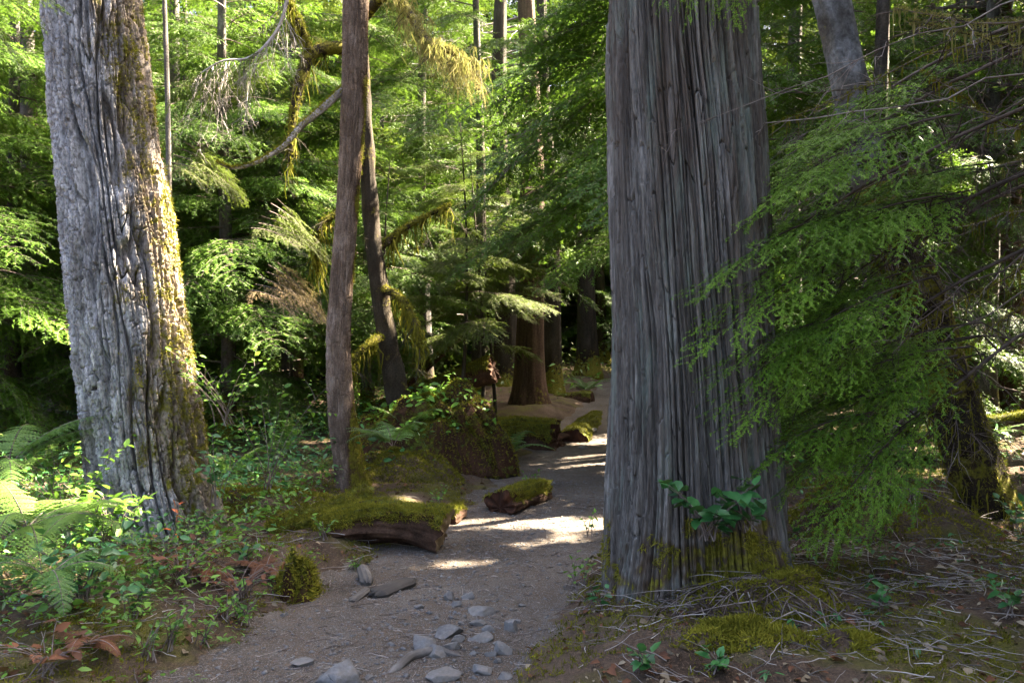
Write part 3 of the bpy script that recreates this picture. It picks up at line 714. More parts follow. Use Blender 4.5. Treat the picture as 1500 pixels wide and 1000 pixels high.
# tall trees added up-sun to shade the trail, crowns cut open for sun patches
s2 = np.array([.89, .456]); p2 = np.array([-.456, .89]); k = 0
for a, b, hh in [(12.4, 4.6, 15), (11.5, -1.5, 15), (13.5, .8, 16), (11.5, 2.8, 14), (14, 4.8, 17), (11.6, 7.9, 16), (15, 8.8, 17), (17.5, 2.5, 19), (16.5, 12.2, 15), (19, 9.5, 17), (9.2, .6, 12), (9.0, -3.2, 13), (15, -3.5, 16)]:
    xy = s2 * a + p2 * b; loc = np.array([xy[0], xy[1], Z(*xy)]); k += 1
    px = 750 + xy[0] / xy[1] * FPX
    t = thing("added_shade_tree", ["", ""][0] + f"tall added shade conifer standing {'right of' if px > 1500 else 'behind'} the hemlock sprays, up the slope towards the sun", "tree", loc, "tall added shade conifers towards the sun")
    g = Geo(); crown(g, CAN, hh + 3, 2.6 if px > 1500 or b > 7 else 4.5, 4.0, 150, 100 + k, shape=.6, cull=sunlit_cull(loc)); g.build("crown", [M['hem'], M['twig']], t)
    bg_trunk(hh + 3.4, .2, 60 + k, M['bgg'], t)

for q, (x, y, hh) in enumerate([(5.6, 1.2, 12), (6.6, -1.6, 13), (8.5, 2.6, 13), (4.6, -5.2, 13), (6.4, -7.5, 13)]):  # unseen trees added to block skylight from the right and behind
    loc = np.array([x, y, Z(x, y)]); t = thing("added_shade_tree", "tall added shade conifer standing outside the view on the shaded side of the trail", "tree", loc, "tall added shade conifers beside the viewer")
    g = Geo(); crown(g, CAN, hh, .6, 2.6, 130, 160 + q, shape=.6); g.build("crown", [M['hem'], M['twig']], t); bg_trunk(hh + .3, .2, 90 + q, M['bgg'], t)
# far wood closing the view
g = Geo(); r = RNG(77)
for i in range(60):
    an = math.radians(-37 + i * 74 / 59); d = r.uniform(36, 50); o = np.array([math.sin(an) * d, math.cos(an) * d, 0]); o[2] = Z(o[0], o[1]) - .5
    crown(g, BIG, 27 if abs(an) < .42 else 20, .3, 4.8, 130, 300 + i, axis=lambda z, o=o: o + np.array([0, 0, z]))
fw = g.build("far_forest", [M['hem'], M['twig']]); tag(fw, "dense distant wood of dark conifers closing the view", "forest", kind="stuff")

# cedars and thin trunks along the trail
BT = "bare trunks along the far trail"
for i, (px, y, r, h, mt, lean, lab) in enumerate([
    (780, 16.6, .27, 15, 'bgb', (-.012, 0), "stout reddish cedar trunk standing behind the mossy cut log"),
    (808, 19.0, .21, 14, 'dark', (-.02, 0), "darker trunk close behind the stout reddish cedar trunk"),
    (738, 20.5, .28, 15, 'dark', (-.01, 0), "dark trunk left of the stout reddish cedar trunk"),
    (858, 23.0, .27, 15, 'dark', (.004, 0), "dark trunk beside the trail's far bend"),
    (878, 27.0, .25, 15, 'dark', (0, 0), "farthest dark trunk against the edge of the broad cedar"),
    (770, 21.5, .22, 16, 'bgg', (.0, .0), "grey trunk rising from behind the trailside sprays"),
    (36, 15.0, .20, 14, 'bgg', (.0, .0), "pale grey trunk seen through leaves left of the fir"),
    (240, 10.5, .035, 9, 'bgg', (0, 0), "very thin straight stem right of the fir"),
    (1475, 13.0, .20, 12, 'bgb', (.0, 0), "brown trunk at the right edge behind the bare branches"),
    (1410, 15.0, .14, 12, 'dark', (.0, 0), "dark trunk among twigs behind the leaning tree"),
]):
    x = (px - 750) / FPX * y; t = thing("trail_tree", lab, "tree", (x, y, Z(x, y)), BT); bg_trunk(h, r, 200 + i, M[mt], t, lean, 34)
    if i == 5: grey_trunk = t

r = RNG(150); gl = np.array(grey_trunk.location)
for k in range(20):
    zz = r.uniform(5.5, 10); a = gl + [0, 0, zz - gl[2]]; e = a + np.array([-r.uniform(1.5, 4) if k % 4 else r.uniform(.5, 1.2), -r.uniform(.1, .9), -r.uniform(.1, .9)])
    g = Geo(); thin_tubes(g, dead_branch(a, e, 160 + k, .03, .04, 12, .8, 2), 0, .5, 4); g.build("dead_branch", M['graytwig'], grey_trunk, gl)
# thin saplings with level sprays in the middle
for i, (px, y, h, lab) in enumerate([(672, 12.5, 4.3, "thin dark sapling with level sprays left of its twin"), (697, 13.2, 4.0, "thin dark sapling with level sprays right of its twin"), (717, 15, 3.6, "shortest thin sapling nearest the dark trunk"),
                                  (575, 12.0, 3.6, "young hemlock sapling right of the slender tree in shade")]):
    x = (px - 750) / FPX * y; t = thing("hemlock_sapling", lab, "tree", (x, y, Z(x, y) + .2), "hemlock saplings in the centre")
    g = Geo(); crown(g, MID, h, .9, 1.3, 22, 400 + i, pitch=.0, shape=.55, skip=lambda z, az, rad: z < 1.5 and math.sin(az * 7) > 0); g.build("crown", [M['yel'] if i != 3 else M['hem'], M['twig']], t)
    g = Geo(); q = np.linspace(0, 1, 20); c = np.stack([.12 * np.sin(q * 3 + i), 0 * q, -.3 + (h + .4) * q], -1)
    thin_tubes(g, [np.column_stack([c, .036 * (1 - .85 * q)])], sides=8); g.build("trunk", M['dark'], t)

# ------------------------------------------------------------------ moss-draped maple behind the slender tree
my = 10.4
mo = P(590, 610, my); mo[2] = Z(mo[0], mo[1]); maple = thing("mossy_tree", "dark crooked tree draped in hanging moss behind the slender trunk", "tree", mo)
mp = smooth_path([(*P(600, 680, my), .20), (*P(585, 590, my), .15), (*P(566, 490, my), .12), (*P(546, 350, my), .10), (*P(536, 200, my), .09), (*P(528, 60, my), .085), (*P(520, -120, my), .07), (*P(540, -400, my), .04)], 120)
p, d, TH, A = tube(mp[:, :3], mp[:, 3], 24, lambda th, ar, rr: .02 * noise(np.stack([np.cos(th) * 2, np.sin(th) * 2, ar * 3], -1)))
g = Geo(); g.add(p, grid_faces(120, 24), 0, .5, np.clip(.22 + .4 * noise(p * 4), 0, 1)); g.build("trunk", M['dark'], maple, mo, True)
limbs = [[(530, 80, my, .085), (490, 70, my - .2, .08), (455, 82, my - .4, .07), (438, 125, my - .5, .06), (428, 180, my - .5, .045), (424, 240, my - .5, .02)],
         [(455, 82, my - .4, .05), (440, 40, my - .5, .045), (425, 10, my - .6, .04), (400, -40, my - .8, .03)],
         [(536, 215, my, .05), (505, 300, my - .3, .04), (470, 330, my - .5, .03), (462, 370, my - .5, .02), (466, 400, my - .5, .01)],
         [(548, 370, my, .05), (600, 330, my + .2, .035), (660, 300, my + .4, .02)],
         [(528, 30, my, .07), (570, -10, my - .8, .06), (600, 20, my - 1.4, .05), (625, 60, my - 2.0, .04), (660, 75, my - 2.4, .03), (695, 95, my - 2.6, .012)],
         [(566, 490, my, .05), (540, 505, my - .3, .04), (510, 540, my - .5, .025), (490, 590, my - .6, .012)],
         [(556, 420, my, .05), (590, 440, my - .3, .04), (610, 480, my - .5, .025), (618, 520, my - .6, .012)]]
r = RNG(5)
for li, lm in enumerate(limbs):
    q = smooth_path([(*P(a, b, c), e) for a, b, c, e in lm], 40)
    p, d, TH, A = tube(q[:, :3], q[:, 3], 12, lambda th, ar, rr: .012 * noise(np.stack([np.cos(th) * 2, np.sin(th) * 2, ar * 6], -1)))
    g = Geo(); g.add(p, grid_faces(40, 12), 0, .5, np.clip(.5 + .3 * noise(p * 5), 0, 1))
    pts = q[8:, :3]
    st = []
    for k in range(10):
        b = pts[r.integers(len(pts))]; st += dead_branch(b, b + np.array([r.normal() * .25, r.normal() * .2, -r.uniform(.1, .6)]), 900 + li * 20 + k, .006, .0, 5, .16, 2)
    thin_tubes(g, st, 0, .5)
    lb = g.build("limb", M['dark'], maple, mo, True)
    g = Geo(); up = d[..., 2] > -.3; fuzz(g, p[up], d[up], 1800, .04, 40 + li, width=.009, down=.4)
    hang = pts[r.integers(len(pts), size=60)] + r.normal(size=(60, 3)) * .03
    if li == 4:
        pts2 = q[10:, :3]; hang = pts2[r.integers(len(pts2), size=260)] + r.normal(size=(260, 3)) * np.array([.07, .12, .03])
        strands(g, hang, .05 + .42 * r.random(260) ** 1.6, 51, 0, .005, 5, .10, .55)
        for k in range(5): NEARP[k % 3].put(g, q[14 + 5 * k, :3], r.uniform(-.8, .3), .75 + .2 * r.random(), r.normal() * .3, .55, (0, 0), dt=.1)
    else: strands(g, hang, r.uniform(.1, .45, 60), 50 + li, 0, .010, 3, .07)
    g.build("moss", M['moss2'] if li == 4 else M['moss'], lb, mo)

# drooping sunlit twigs of a dying bough above the fir's right side
bo = P(420, -30, 8.2); bough = thing("hanging_bough", "sunlit dying bough of pale drooping twigs hanging right of the fir", "branch", bo)
g = Geo(); st = []; r = RNG(61)
main = smooth_path([(*P(430, -60, 8.4), .03), (*P(415, 20, 8.3), .022), (*P(395, 60, 8.2), .018), (*P(365, 85, 8.2), .014), (*P(325, 90, 8.2), .010), (*P(290, 110, 8.2), .006)], 40); st.append(main)
for k in range(46):
    b = main[r.integers(6, 40), :3]; l = r.uniform(.25, .85); e = b + np.array([r.normal() * .16, r.normal() * .15, -l]); st += dead_branch(b, e, 950 + k, .005, -.04, 7, .16, 2)
thin_tubes(g, st, 0, lambda: r.uniform(.3, 1)); g.build("twigs", M['graytwig'], bough, bo)
g = Geo()
for k in range(9):
    NEARP[k % 3].put(g, main[14 + 3 * k, :3], 2.2 + .7 * (k % 3), .7, 0, .55, (0, 0), dt=.2)
g.build("needles", M['yel'], bough, bo)
# pale sunlit fronds left of the slender tree
for i, (px, py, y, lab) in enumerate([(430, 335, 9.6, "sunlit dry spray above the other pale spray left of the slender tree"), (425, 425, 9.4, "lower pale sunlit spray drooping left of the slender tree"), (300, 245, 9.2, "sunlit yellow spray touching the fir's mossy edge")]):
    o = P(px - 60, py - 20, y); t = thing("hanging_spray", lab, "branch", o); g = Geo()
    for k in range(6): NEARP[k % 3].put(g, o + np.array([.05 * k, .1 * (k % 2), .07 * k - .15]), -.6 + .3 * k, .15 + .09 * k, r.normal() * .2, .85, (0, 1), dt=.25)
    g.build("needles", [M['yel'] if i != 1 else M['dry'], M['twig']], t, o)

# ------------------------------------------------------------------ right-hand hemlock with the near sprays
rx, ry = 4.7, 5.7; ro = np.array([rx, ry, Z(rx, ry)])
hem = thing("hemlock_tree", "near hemlock reaching lacy bright green sprays in front of the broad cedar", "tree", ro)
bg_trunk(11, .2, 71, M['dark'], hem)
BR = [(1012, 432, 4.6, 2.95, 1.7), (1060, 345, 4.8, 3.2, 1.5), (1105, 285, 5.0, 3.4, 1.5), (1010, 525, 4.6, 2.6, 1.5), (1050, 600, 4.6, 2.3, 1.4), (1085, 700, 4.7, 2.0, 1.3),
      (1150, 420, 5.0, 2.8, 1.4), (1130, 520, 4.9, 2.4, 1.4), (1180, 640, 5.0, 2.1, 1.3), (1195, 800, 4.9, 1.9, 1.2), (1305, 800, 5.2, 1.5, 1.0), (1230, 720, 5.1, 1.7, 1.2),
      (1220, 330, 5.2, 2.9, 1.3), (1160, 230, 5.3, 3.4, 1.2), (1290, 260, 5.4, 3.1, 1.2), (1270, 450, 5.3, 2.5, 1.3), (1120, 470, 5.1, 2.8, 1.4), (1075, 390, 4.9, 3.1, 1.5), (1085, 560, 4.8, 2.5, 1.4), (1150, 600, 5.2, 2.3, 1.3), (1260, 580, 5.4, 2.0, 1.2), (1340, 350, 5.3, 2.7, 1.0), (1380, 200, 5.5, 3.2, 1.0)]
r = RNG(90); BR = [q for q in BR if q[0] < 1260 or q[1] > 700]
BR += [(a + r.normal() * 30 + 45, b + r.normal() * 30 + 10, c + .1 + abs(r.normal()) * .2, z, l * .9) for a, b, c, z, l in BR] + [(a + r.normal() * 40 + 80, b + r.normal() * 40 + 20, c + .3 + abs(r.normal()) * .3, z, l * .9) for a, b, c, z, l in BR[:5]] + [(r.uniform(1060, 1260), r.uniform(210, 660), r.uniform(5.1, 5.8), 0, r.uniform(.9, 1.3)) for _ in range(15)]
BO = []
for i, (px, py, y, zr) in enumerate([(1120, 385, 5.0, 3.5), (1140, 290, 5.1, 3.9), (1110, 500, 4.9, 3.1), (1150, 600, 5.0, 2.7), (1200, 215, 5.4, 4.1), (1250, 700, 5.1, 2.3), (1260, 440, 5.5, 3.0)]):
    a = np.array([rx, ry, zr]); e = P(px, py, y); c = bez(a, (a + e) / 2 + np.array([-.2, r.normal() * .25, .35]), e, 24); c += np.cumsum(r.normal(size=(24, 3)), 0) * .012 * np.linspace(0, 1, 24)[:, None] * [1, 1, .5]
    BO.append(c); st = [np.column_stack([c, np.linspace(.020, .005, 24)])]
    for k in range(26):
        b = c[r.integers(6, 23)]; d = nrm(e - a + r.normal(size=3) * 1.6); st += dead_branch(b, b + d * r.uniform(.15, .5) + np.array([0, 0, -.12]), 1500 + i * 40 + k, .0032, .05, 5, .14, 2)
    g = Geo(); thin_tubes(g, st, 0, lambda: r.uniform(.1, .6), 5); g.build("bough", M['dtwig'], hem, ro)
BR += [(1100, 690, 4.7, 0, 1.2), (1135, 740, 4.75, 0, 1.1), (1175, 790, 4.85, 0, 1.1), (1205, 680, 4.9, 0, 1.2), (1150, 560, 4.9, 0, 1.2), (1040, 470, 4.6, 0, 1.3), (1090, 330, 4.75, 0, 1.3), (1065, 640, 4.6, 0, 1.2), (1130, 250, 4.9, 0, 1.2), (1035, 560, 4.6, 0, 1.2)]
BR = [(min(q[0], 1285),) + tuple(q[1:]) for q in BR]
bp = np.concatenate([c[8:] for c in BO])
for i, (px, py, y, zr, L) in enumerate(BR):
    L *= r.uniform(.7, .95); tip = P(px, py, y)
    dd = np.linalg.norm(bp - (tip + np.array([L * .95, L * .25, L * .32])), axis=1); j_ = np.argmin(dd); base = bp[j_]; v = tip - base; v = v if np.linalg.norm(v) > .3 else np.array([-L, -.2, -.2]); hd = math.atan2(v[1], v[0]); tot = np.linalg.norm(v)
    T, t, st = spray(L, 500 + i, nlat=int(30 * L), w=.46, droop=.24, start=.10, sub=.045, subl=.42, nl=.0165, nw=.0056, gap=.0064, twig=.0011, hang=.24, flat=.25)
    m = rotz(hd) @ roty(-math.asin(v[2] / tot) * .75) @ rotx(r.normal() * .25); tipl = np.array([L, 0, -.2 * L]); off = tip - m @ tipl; st2 = []
    for s_ in st: st2.append(np.column_stack([s_[:, :3] @ m.T + off, s_[:, 3] * .8]))
    g = Geo(); g.tris(T @ m.T + off, 0, np.clip(t + r.normal() * .14, 0, 1))
    c = bez(base, (base + off) / 2 + np.array([0, 0, .05]) + r.normal(size=3) * .04, off, 8); st2.append(np.column_stack([c, np.linspace(.006, .004, 8)]))
    thin_tubes(g, st2, 1, .3); g.build("branch", [M['hemn'], M['dtwig']], hem, ro)
# bare boughs crossing the upper right
for i, (r0, r1, rad) in enumerate([((1700, 60, 5.2), (1000, 190, 4.9), .014), ((1700, -40, 5.4), (1060, 210, 5.3), .016), ((1650, 60, 5.6), (1120, 330, 5.5), .014), ((1620, -60, 5.0), (975, 195, 4.6), .010), ((1640, 130, 5.5), (1180, 480, 5.4), .014),
                                   ((1650, 130, 5.8), (1100, 130, 5.8), .014), ((1600, 225, 5.2), (1350, 105, 5.4), .016), ((1700, 40, 4.8), (1310, 12, 4.9), .022), ((1640, 75, 4.8), (1330, 30, 4.9), .016), ((1640, 210, 5.0), (1290, 120, 5.6), .010),
                                   ((1620, 215, 5.6), (1262, 232, 5.4), .018), ((1640, 320, 5.4), (1180, 700, 6.0), .012), ((1640, 260, 5.8), (1230, 560, 5.8), .014), ((1600, 170, 5.6), (1320, 200, 5.5), .014), ((1640, 300, 6), (1340, 480, 6.0), .018), ((1620, 280, 6.2), (1290, 340, 6.2), .016), ((1620, 380, 6.2), (1400, 520, 6.2), .014)]):
    st = dead_branch(P(*r0), P(*r1), 700 + i, rad * .62, .02, 13, .40, 2, .06)
    g = Geo(); thin_tubes(g, st, 0, lambda: r.uniform(.2, .9), 5); lb = g.build("bare_branch", M['dtwig'] if i % 3 else M['twig'], hem, ro)
    if i in (1, 6, 7, 10, 14, 15, 16, 8):
        c = st[0]; q = np.repeat(c[1:, :3], 4, 0) + r.normal(size=(44, 3)) * .004; g = Geo(); idx = np.linspace(0, 10.99, 300); cc = np.stack([np.interp(idx, np.arange(12), c[:, k]) for k in range(3)], -1)
        n_ = nrm(r.normal(size=(300, 3)) + [0, 0, .6]); fuzz(g, cc + n_ * rad * .5, n_, 1800, .022, 720 + i, width=.005)
        strands(g, cc[r.integers(40, 300, 50)], r.uniform(.03, .18, 50), 740 + i, 0, .006, 2); g.build("moss", M['moss2'] if i in (7, 8, 10) else M['moss'], lb, ro)

# leaning dark tree with pale upper trunk and a skirt of dead twigs
ly = 7.0; lo = P(1455, 790, ly); lo[2] = Z(lo[0], lo[1]); ln = thing("leaning_tree", "leaning tree with dark mossy foot, pale upper trunk and skirt of dead twigs", "tree", lo)
lp = smooth_path([(*P(1470, 815, ly), .34), (*P(1452, 760, ly), .24), (*P(1418, 660, ly), .20), (*P(1388, 560, ly), .19), (*P(1345, 430, ly), .18), (*P(1290, 310, ly), .165), (*P(1262, 200, ly), .155), (*P(1238, 90, ly), .145), (*P(1212, -20, ly), .14), (*P(1160, -240, ly), .12), (*P(1110, -600, ly), .05)], 220)
p, d, TH, A = tube(lp[:, :3], lp[:, 3], 48, lambda th, ar, rr: .03 * noise(np.stack([np.cos(th) * 2, np.sin(th) * 2, ar * 1.6], -1)) + .012 * noise(np.stack([np.cos(th) * 7, np.sin(th) * 7, ar * 8], -1)))
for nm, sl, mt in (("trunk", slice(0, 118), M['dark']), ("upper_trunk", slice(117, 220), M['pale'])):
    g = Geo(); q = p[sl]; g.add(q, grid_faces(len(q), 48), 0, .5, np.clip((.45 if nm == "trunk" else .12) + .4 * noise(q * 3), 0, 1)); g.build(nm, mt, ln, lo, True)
g = Geo(); m = (p[:110]).reshape(-1, 3); fuzz(g, m, d[:110].reshape(-1, 3), 9000, .04, 81, width=.008, down=.6, tint0=.25); strands(g, m[RNG(3).integers(len(m), size=300)], .22, 82, 0, .008, 2, tint0=.3); g.build("moss", M['moss'], ln, lo)
g = Geo(); st = []; r = RNG(83)
for k in range(90):
    b = lp[r.integers(50, 150), :3]; an = r.uniform(0, 2 * np.pi); l = r.uniform(.5, 1.4)
    e = b + np.array([math.cos(an) * l * .8, math.sin(an) * l * .6, -r.uniform(.2, .8) * l]); st += dead_branch(b, e, 1800 + k, .007, -.08, 9, .3, 2)
thin_tubes(g, st, 0, lambda: r.uniform(.1, .8)); g.build("dead_twigs", M['twig'], ln, lo)

# sprays that hang into the top of the view
for i, (nm, a, tips, fol, lab) in enumerate([("hanging_spray", P(1090, -230, 4.45), [(975, 8, 4.4), (1010, 30, 4.42), (1050, 22, 4.45), (1075, 40, 4.5)], 'hemn', "green sprays hanging over the top of the broad cedar"),
                                        ("hanging_spray", P(-180, -60, 4.6), [(60, 35, 4.8), (92, 12, 4.9), (30, 95, 4.7), (10, 10, 4.8)], 'hem', "dark soft spray crossing the upper left corner before the fir")]):
    t = thing(nm, lab, "branch", a); g = Geo(); st2 = []
    for k, (px, py, y) in enumerate(tips):
        tip = P(px, py, y); v = tip - a; tot = np.linalg.norm(v); L = min(.8, tot * .8); T, tt, st = spray(L, 880 + 10 * i + k, nlat=26, w=.46, droop=.2, start=.10, sub=.045, subl=.42, nl=.0165, nw=.0056, gap=.0064, twig=.0011, hang=.24)
        m = rotz(math.atan2(v[1], v[0])) @ roty(-math.asin(v[2] / tot) * .9); off = tip - m @ np.array([L, 0, -.18 * L]); g.tris(T @ m.T + off, 0, tt)
        st2 += [np.column_stack([q[:, :3] @ m.T + off, q[:, 3] * .8]) for q in st] + [np.column_stack([bez(a, (a + off) / 2 + [0, 0, .08], off, 8), np.linspace(.008, .004, 8)])]
    thin_tubes(g, st2, 1, .3); g.build("needles", [M[fol], M['dtwig']], t, a)

# ------------------------------------------------------------------ logs, stumps and rootwad
def log(name, label, cat, p0, p1, r0, r1, seed, bark='rot', moss=1., nm=9000, rough=.12, side0=0., cuts=(True, True), bow=(0, 0, 0), mossdir=(0, 0, 1), lim=-.05, mlen=.022, mat='moss', ragged=.0, end=None):
    rg = RNG(seed); p0 = np.asarray(p0, float); p1 = np.asarray(p1, float); n = 60; s = np.linspace(0, 1, n)
    c = bez(p0, (p0 + p1) / 2 + np.asarray(bow, float), p1, n); rad = np.interp(s, [0, 1], [r0, r1]) * (1 + .06 * np.sin(s * 9 + seed))
    nu = 64; L = np.linalg.norm(p1 - p0)
    def dp(th, ar, rr):
        x, y = np.cos(th), np.sin(th)
        return rr * (rough * noise(np.stack([x * 1.6 + seed, y * 1.6, ar * 1.6], -1)) + rough * .7 * noise(np.stack([x * 5 + seed, y * 5, ar * 2.2], -1)) + .04 * noise(np.stack([x * 12, y * 12, ar * 9], -1)))
    p, d, TH, A = tube(c, rad, nu, dp)
    if ragged:
        tt = nrm(p1 - p0)
        for e, sg in ((0, -1), (n - 1, 1)): p[e] += tt * (sg * ragged * noise(np.stack([np.cos(TH[e]) * 3, np.sin(TH[e]) * 3, TH[e] * 0 + seed + sg], -1)))[:, None]
    root = thing(name, label, cat, p0); md = nrm(np.asarray(mossdir, float))
    cover = (d @ md) + .45 * noise(p * 3.0 + seed) + .25 * noise(p * 9)
    mk = np.clip(sstep(lim, lim + .5, cover) * .6 * moss, 0, 1)
    g = Geo(); g.add(p, grid_faces(n, nu), 0, .5, mk); g.build("bark", M['brk' + bark] if 'brk' + bark in M else M[bark], root, p0, True)
    for e, sg in ((0, -1), (n - 1, 1)):
        if not cuts[0 if e == 0 else 1]: continue
        K = 10; q = np.linspace(1, 0.02, K); cc = p[e].mean(0); ring = cc + (p[e] - cc)[None] * q[:, None, None]
        tt = nrm(p1 - p0) * sg; dep = .035 * noise(np.stack([ring[..., 0] * 14, ring[..., 1] * 14, ring[..., 2] * 14], -1)) * np.minimum(1, (1 - q) * 5)[:, None]
        ring = ring + tt * dep[..., None]; g = Geo(); f = grid_faces(K, nu); g.add(ring, f if sg > 0 else f[:, ::-1]); g.build("cut_end", M[end or ('cut' if bark != 'rot' else 'rot')], root, p0, True)
    if nm:
        ok = cover > lim + .15; g = Geo(); fuzz(g, p[ok], d[ok], nm, mlen, seed + 1, width=.007, spread=.7, tint0=.55); g.build("moss", M[mat], root, p0)
    return root

M['brkrot'] = mat_bark("rotting_log_bark", [(.3, (.03, .017, .010)), (.55, (.085, .046, .028)), (.78, (.19, .11, .07))], (1, 1, 1), moss=(.085, .095, .013), fine=50, bumps=1.0)
M['brkwood'] = mat_bark("grey_log_bark", [(.3, (.05, .045, .04)), (.55, (.14, .125, .11)), (.78, (.28, .26, .24))], (1, 1, 1), moss=(.085, .095, .013), fine=50, bumps=1.0)
def GP(px, py, up): q = G(px, py); q[2] += up; return q
log("mossy_log", "moss covered log whose sunlit pale cut end points at the trail", "log", GP(440, 806, .0) + [0, .5, 0], GP(650, 806, .14), .12, .17, 11, nm=11000, cuts=(False, True), bow=(0, .1, .16), lim=.1, bark='rot', end='cut', mossdir=(-.25, -.1, 1), rough=.34, mlen=.032, ragged=.06)
log("mossy_log", "shorter mossy log lying behind the sunlit-ended log at the slender tree's foot", "log", GP(395, 780, -.06), GP(546, 772, .15), .12, .15, 12, nm=8000, cuts=(False, True), lim=.05, ragged=.06, rough=.3, mlen=.03)
log("cut_log", "short rotten reddish log lying across the far edge of the trail", "log", GP(733, 752, .05), GP(795, 730, .08), .15, .13, 14, nm=4500, cuts=(True, True), lim=.15, rough=.34, ragged=.08, mlen=.03)
log("nurse_log", "thick mossy log with a broken splintered end beside the trail", "log", P(690, 640, 12.6), P(815, 645, 12.0), .30, .28, 15, nm=14000, rough=.2, cuts=(False, True), lim=.05, mlen=.035, ragged=.18, mossdir=(0, -.1, 1))
log("mossy_log", "long moss topped log lying along the left edge of the far trail", "log", P(838, 655, 12.6), P(880, 612, 17.5), .27, .22, 16, nm=12000, cuts=(True, False), lim=.0, mlen=.035, bow=(.05, 0, 0))
log("fallen_trunk", "fallen mossy trunk sloping up to a broken reddish end in the centre", "log", P(530, 610, 13.5), P(722, 540, 13.0), .14, .20, 17, nm=9000, cuts=(False, True), lim=.1, mlen=.035, ragged=.1)
log("fallen_trunk", "thin mossy pole leaning over the dark hollow behind the saplings", "log", P(590, 570, 14.5), P(700, 470, 14.5), .06, .04, 18, nm=4000, cuts=(False, False), lim=-.3)
log("fallen_trunk", "thin mossy pole lying nearly level behind the saplings", "log", P(560, 560, 15.2), P(668, 505, 15.2), .055, .04, 19, nm=3000, cuts=(False, False), lim=-.3)
log("fallen_trunk", "reddish log resting behind the far trunks near the trail's bend", "log", P(815, 590, 18.5), P(868, 588, 18.2), .22, .2, 20, nm=3000, cuts=(True, True), lim=.3)
log("fallen_trunk", "half buried mossy log in deep shade behind the slender tree", "log", P(545, 640, 11.0), P(690, 590, 11.4), .18, .16, 23, nm=8000, cuts=(False, False), lim=-.1, mlen=.035)
log("small_log", "small mossy log end beside the hollow under the rootwad", "log", GP(655, 768, .05), GP(672, 760, .07), .09, .08, 24, nm=2000, cuts=(True, True), lim=.1)
log("fallen_trunk", "thin mossy pole lying on the slope at the right edge of the wood", "log", P(1330, 640, 9.5), P(1560, 600, 9.5), .09, .06, 25, nm=4000, cuts=(False, False), lim=-.3, mlen=.03)

def mound(name, label, cat, cpx, cpy, y, sx, sy, h, seed, nm, mat='floor', parts=True, mossmat='moss', cov=0.0, pw=2.2):
    """An uneven mossy hump standing on the ground: a domed sheet with lumps."""
    c = P(cpx, cpy, y); c[2] = Z(c[0], c[1]); n = 90; a = np.linspace(0, 2 * np.pi, 110, endpoint=False); q = np.linspace(0, 1, n)
    A, Q = np.meshgrid(a, q); x = np.cos(A) * Q; yy = np.sin(A) * Q
    w = 1 + .25 * noise(np.stack([np.cos(A) * 1.5 + seed, np.sin(A) * 1.5, A * 0], -1))
    z = h * (1 - Q ** pw) ** .8 * (1 + .5 * noise(np.stack([x * 1.6 + seed, yy * 1.6, 0 * x], -1))) + h * .36 * noise(np.stack([x * 4, yy * 5, 0 * x + seed], -1)) * (1 - Q ** 6) + h * .08 * noise(np.stack([x * 14, yy * 14, 0 * x + seed], -1)) - min(.12, .3 * h)
    p = c + np.stack([x * w * sx, yy * w * sy, z], -1)
    root = thing(name, label, cat, c); g = Geo(); f = grid_faces(n, 110); g.add(p, f[:, ::-1] if False else f, 0, .5, np.full(p.shape[:2], .4) + .3 * noise(p * 2.5))
    g.build("mound", M['floor'] if 'brush' in name or 'hump' in name else M['brkrot'], root, c, True)
    t1 = np.gradient(p, axis=0); t2 = np.gradient(p, axis=1); nn = nrm(np.cross(t2, t1)); nn *= np.sign(nn[..., 2:] + 1e-9)
    ok = (noise(p * 2.2 + seed) + .4 * noise(p * 7) > cov - .1); g = Geo(); fuzz(g, p[ok], nn[ok], nm, .035, seed, width=.010, spread=.7, tint0=.5); g.build("moss", M[mossmat], root, c)
    return root, p, nn
mound("mossy_stump", "small rounded stump cushioned in moss at the trail's left edge", "stump", 437, 893, 5.35, .14, .17, .25, 29, 5500, cov=-.15, pw=4.5)
rw, rp, rn = mound("rootwad", "tall mossy rootwad humped beside the dark hollow left of the trail", "rootwad", 632, 715, 10.2, 1.0, .7, .80, 31, 42000, pw=3.5, cov=-.3)
g = Geo(); r = RNG(33); q = rp[8:70].reshape(-1, 3)[r.integers(62 * 110, size=1100)]; n_ = len(q); a = r.uniform(0, 2 * np.pi, n_); LL = .10 * (.3 + r.random(n_) ** 2)
leaf_soup(g, q + np.stack([0 * a, 0 * a, r.uniform(.01, .14, n_)], -1), np.stack([np.cos(a), np.sin(a), r.normal(size=n_) * .4 - .2], -1), nrm(np.array([0, -.3, 1.]) + r.normal(size=(n_, 3)) * .5), LL, LL * .5, 0, None, 34); g.build("seedlings", [M['leaf']], rw, rw.location)
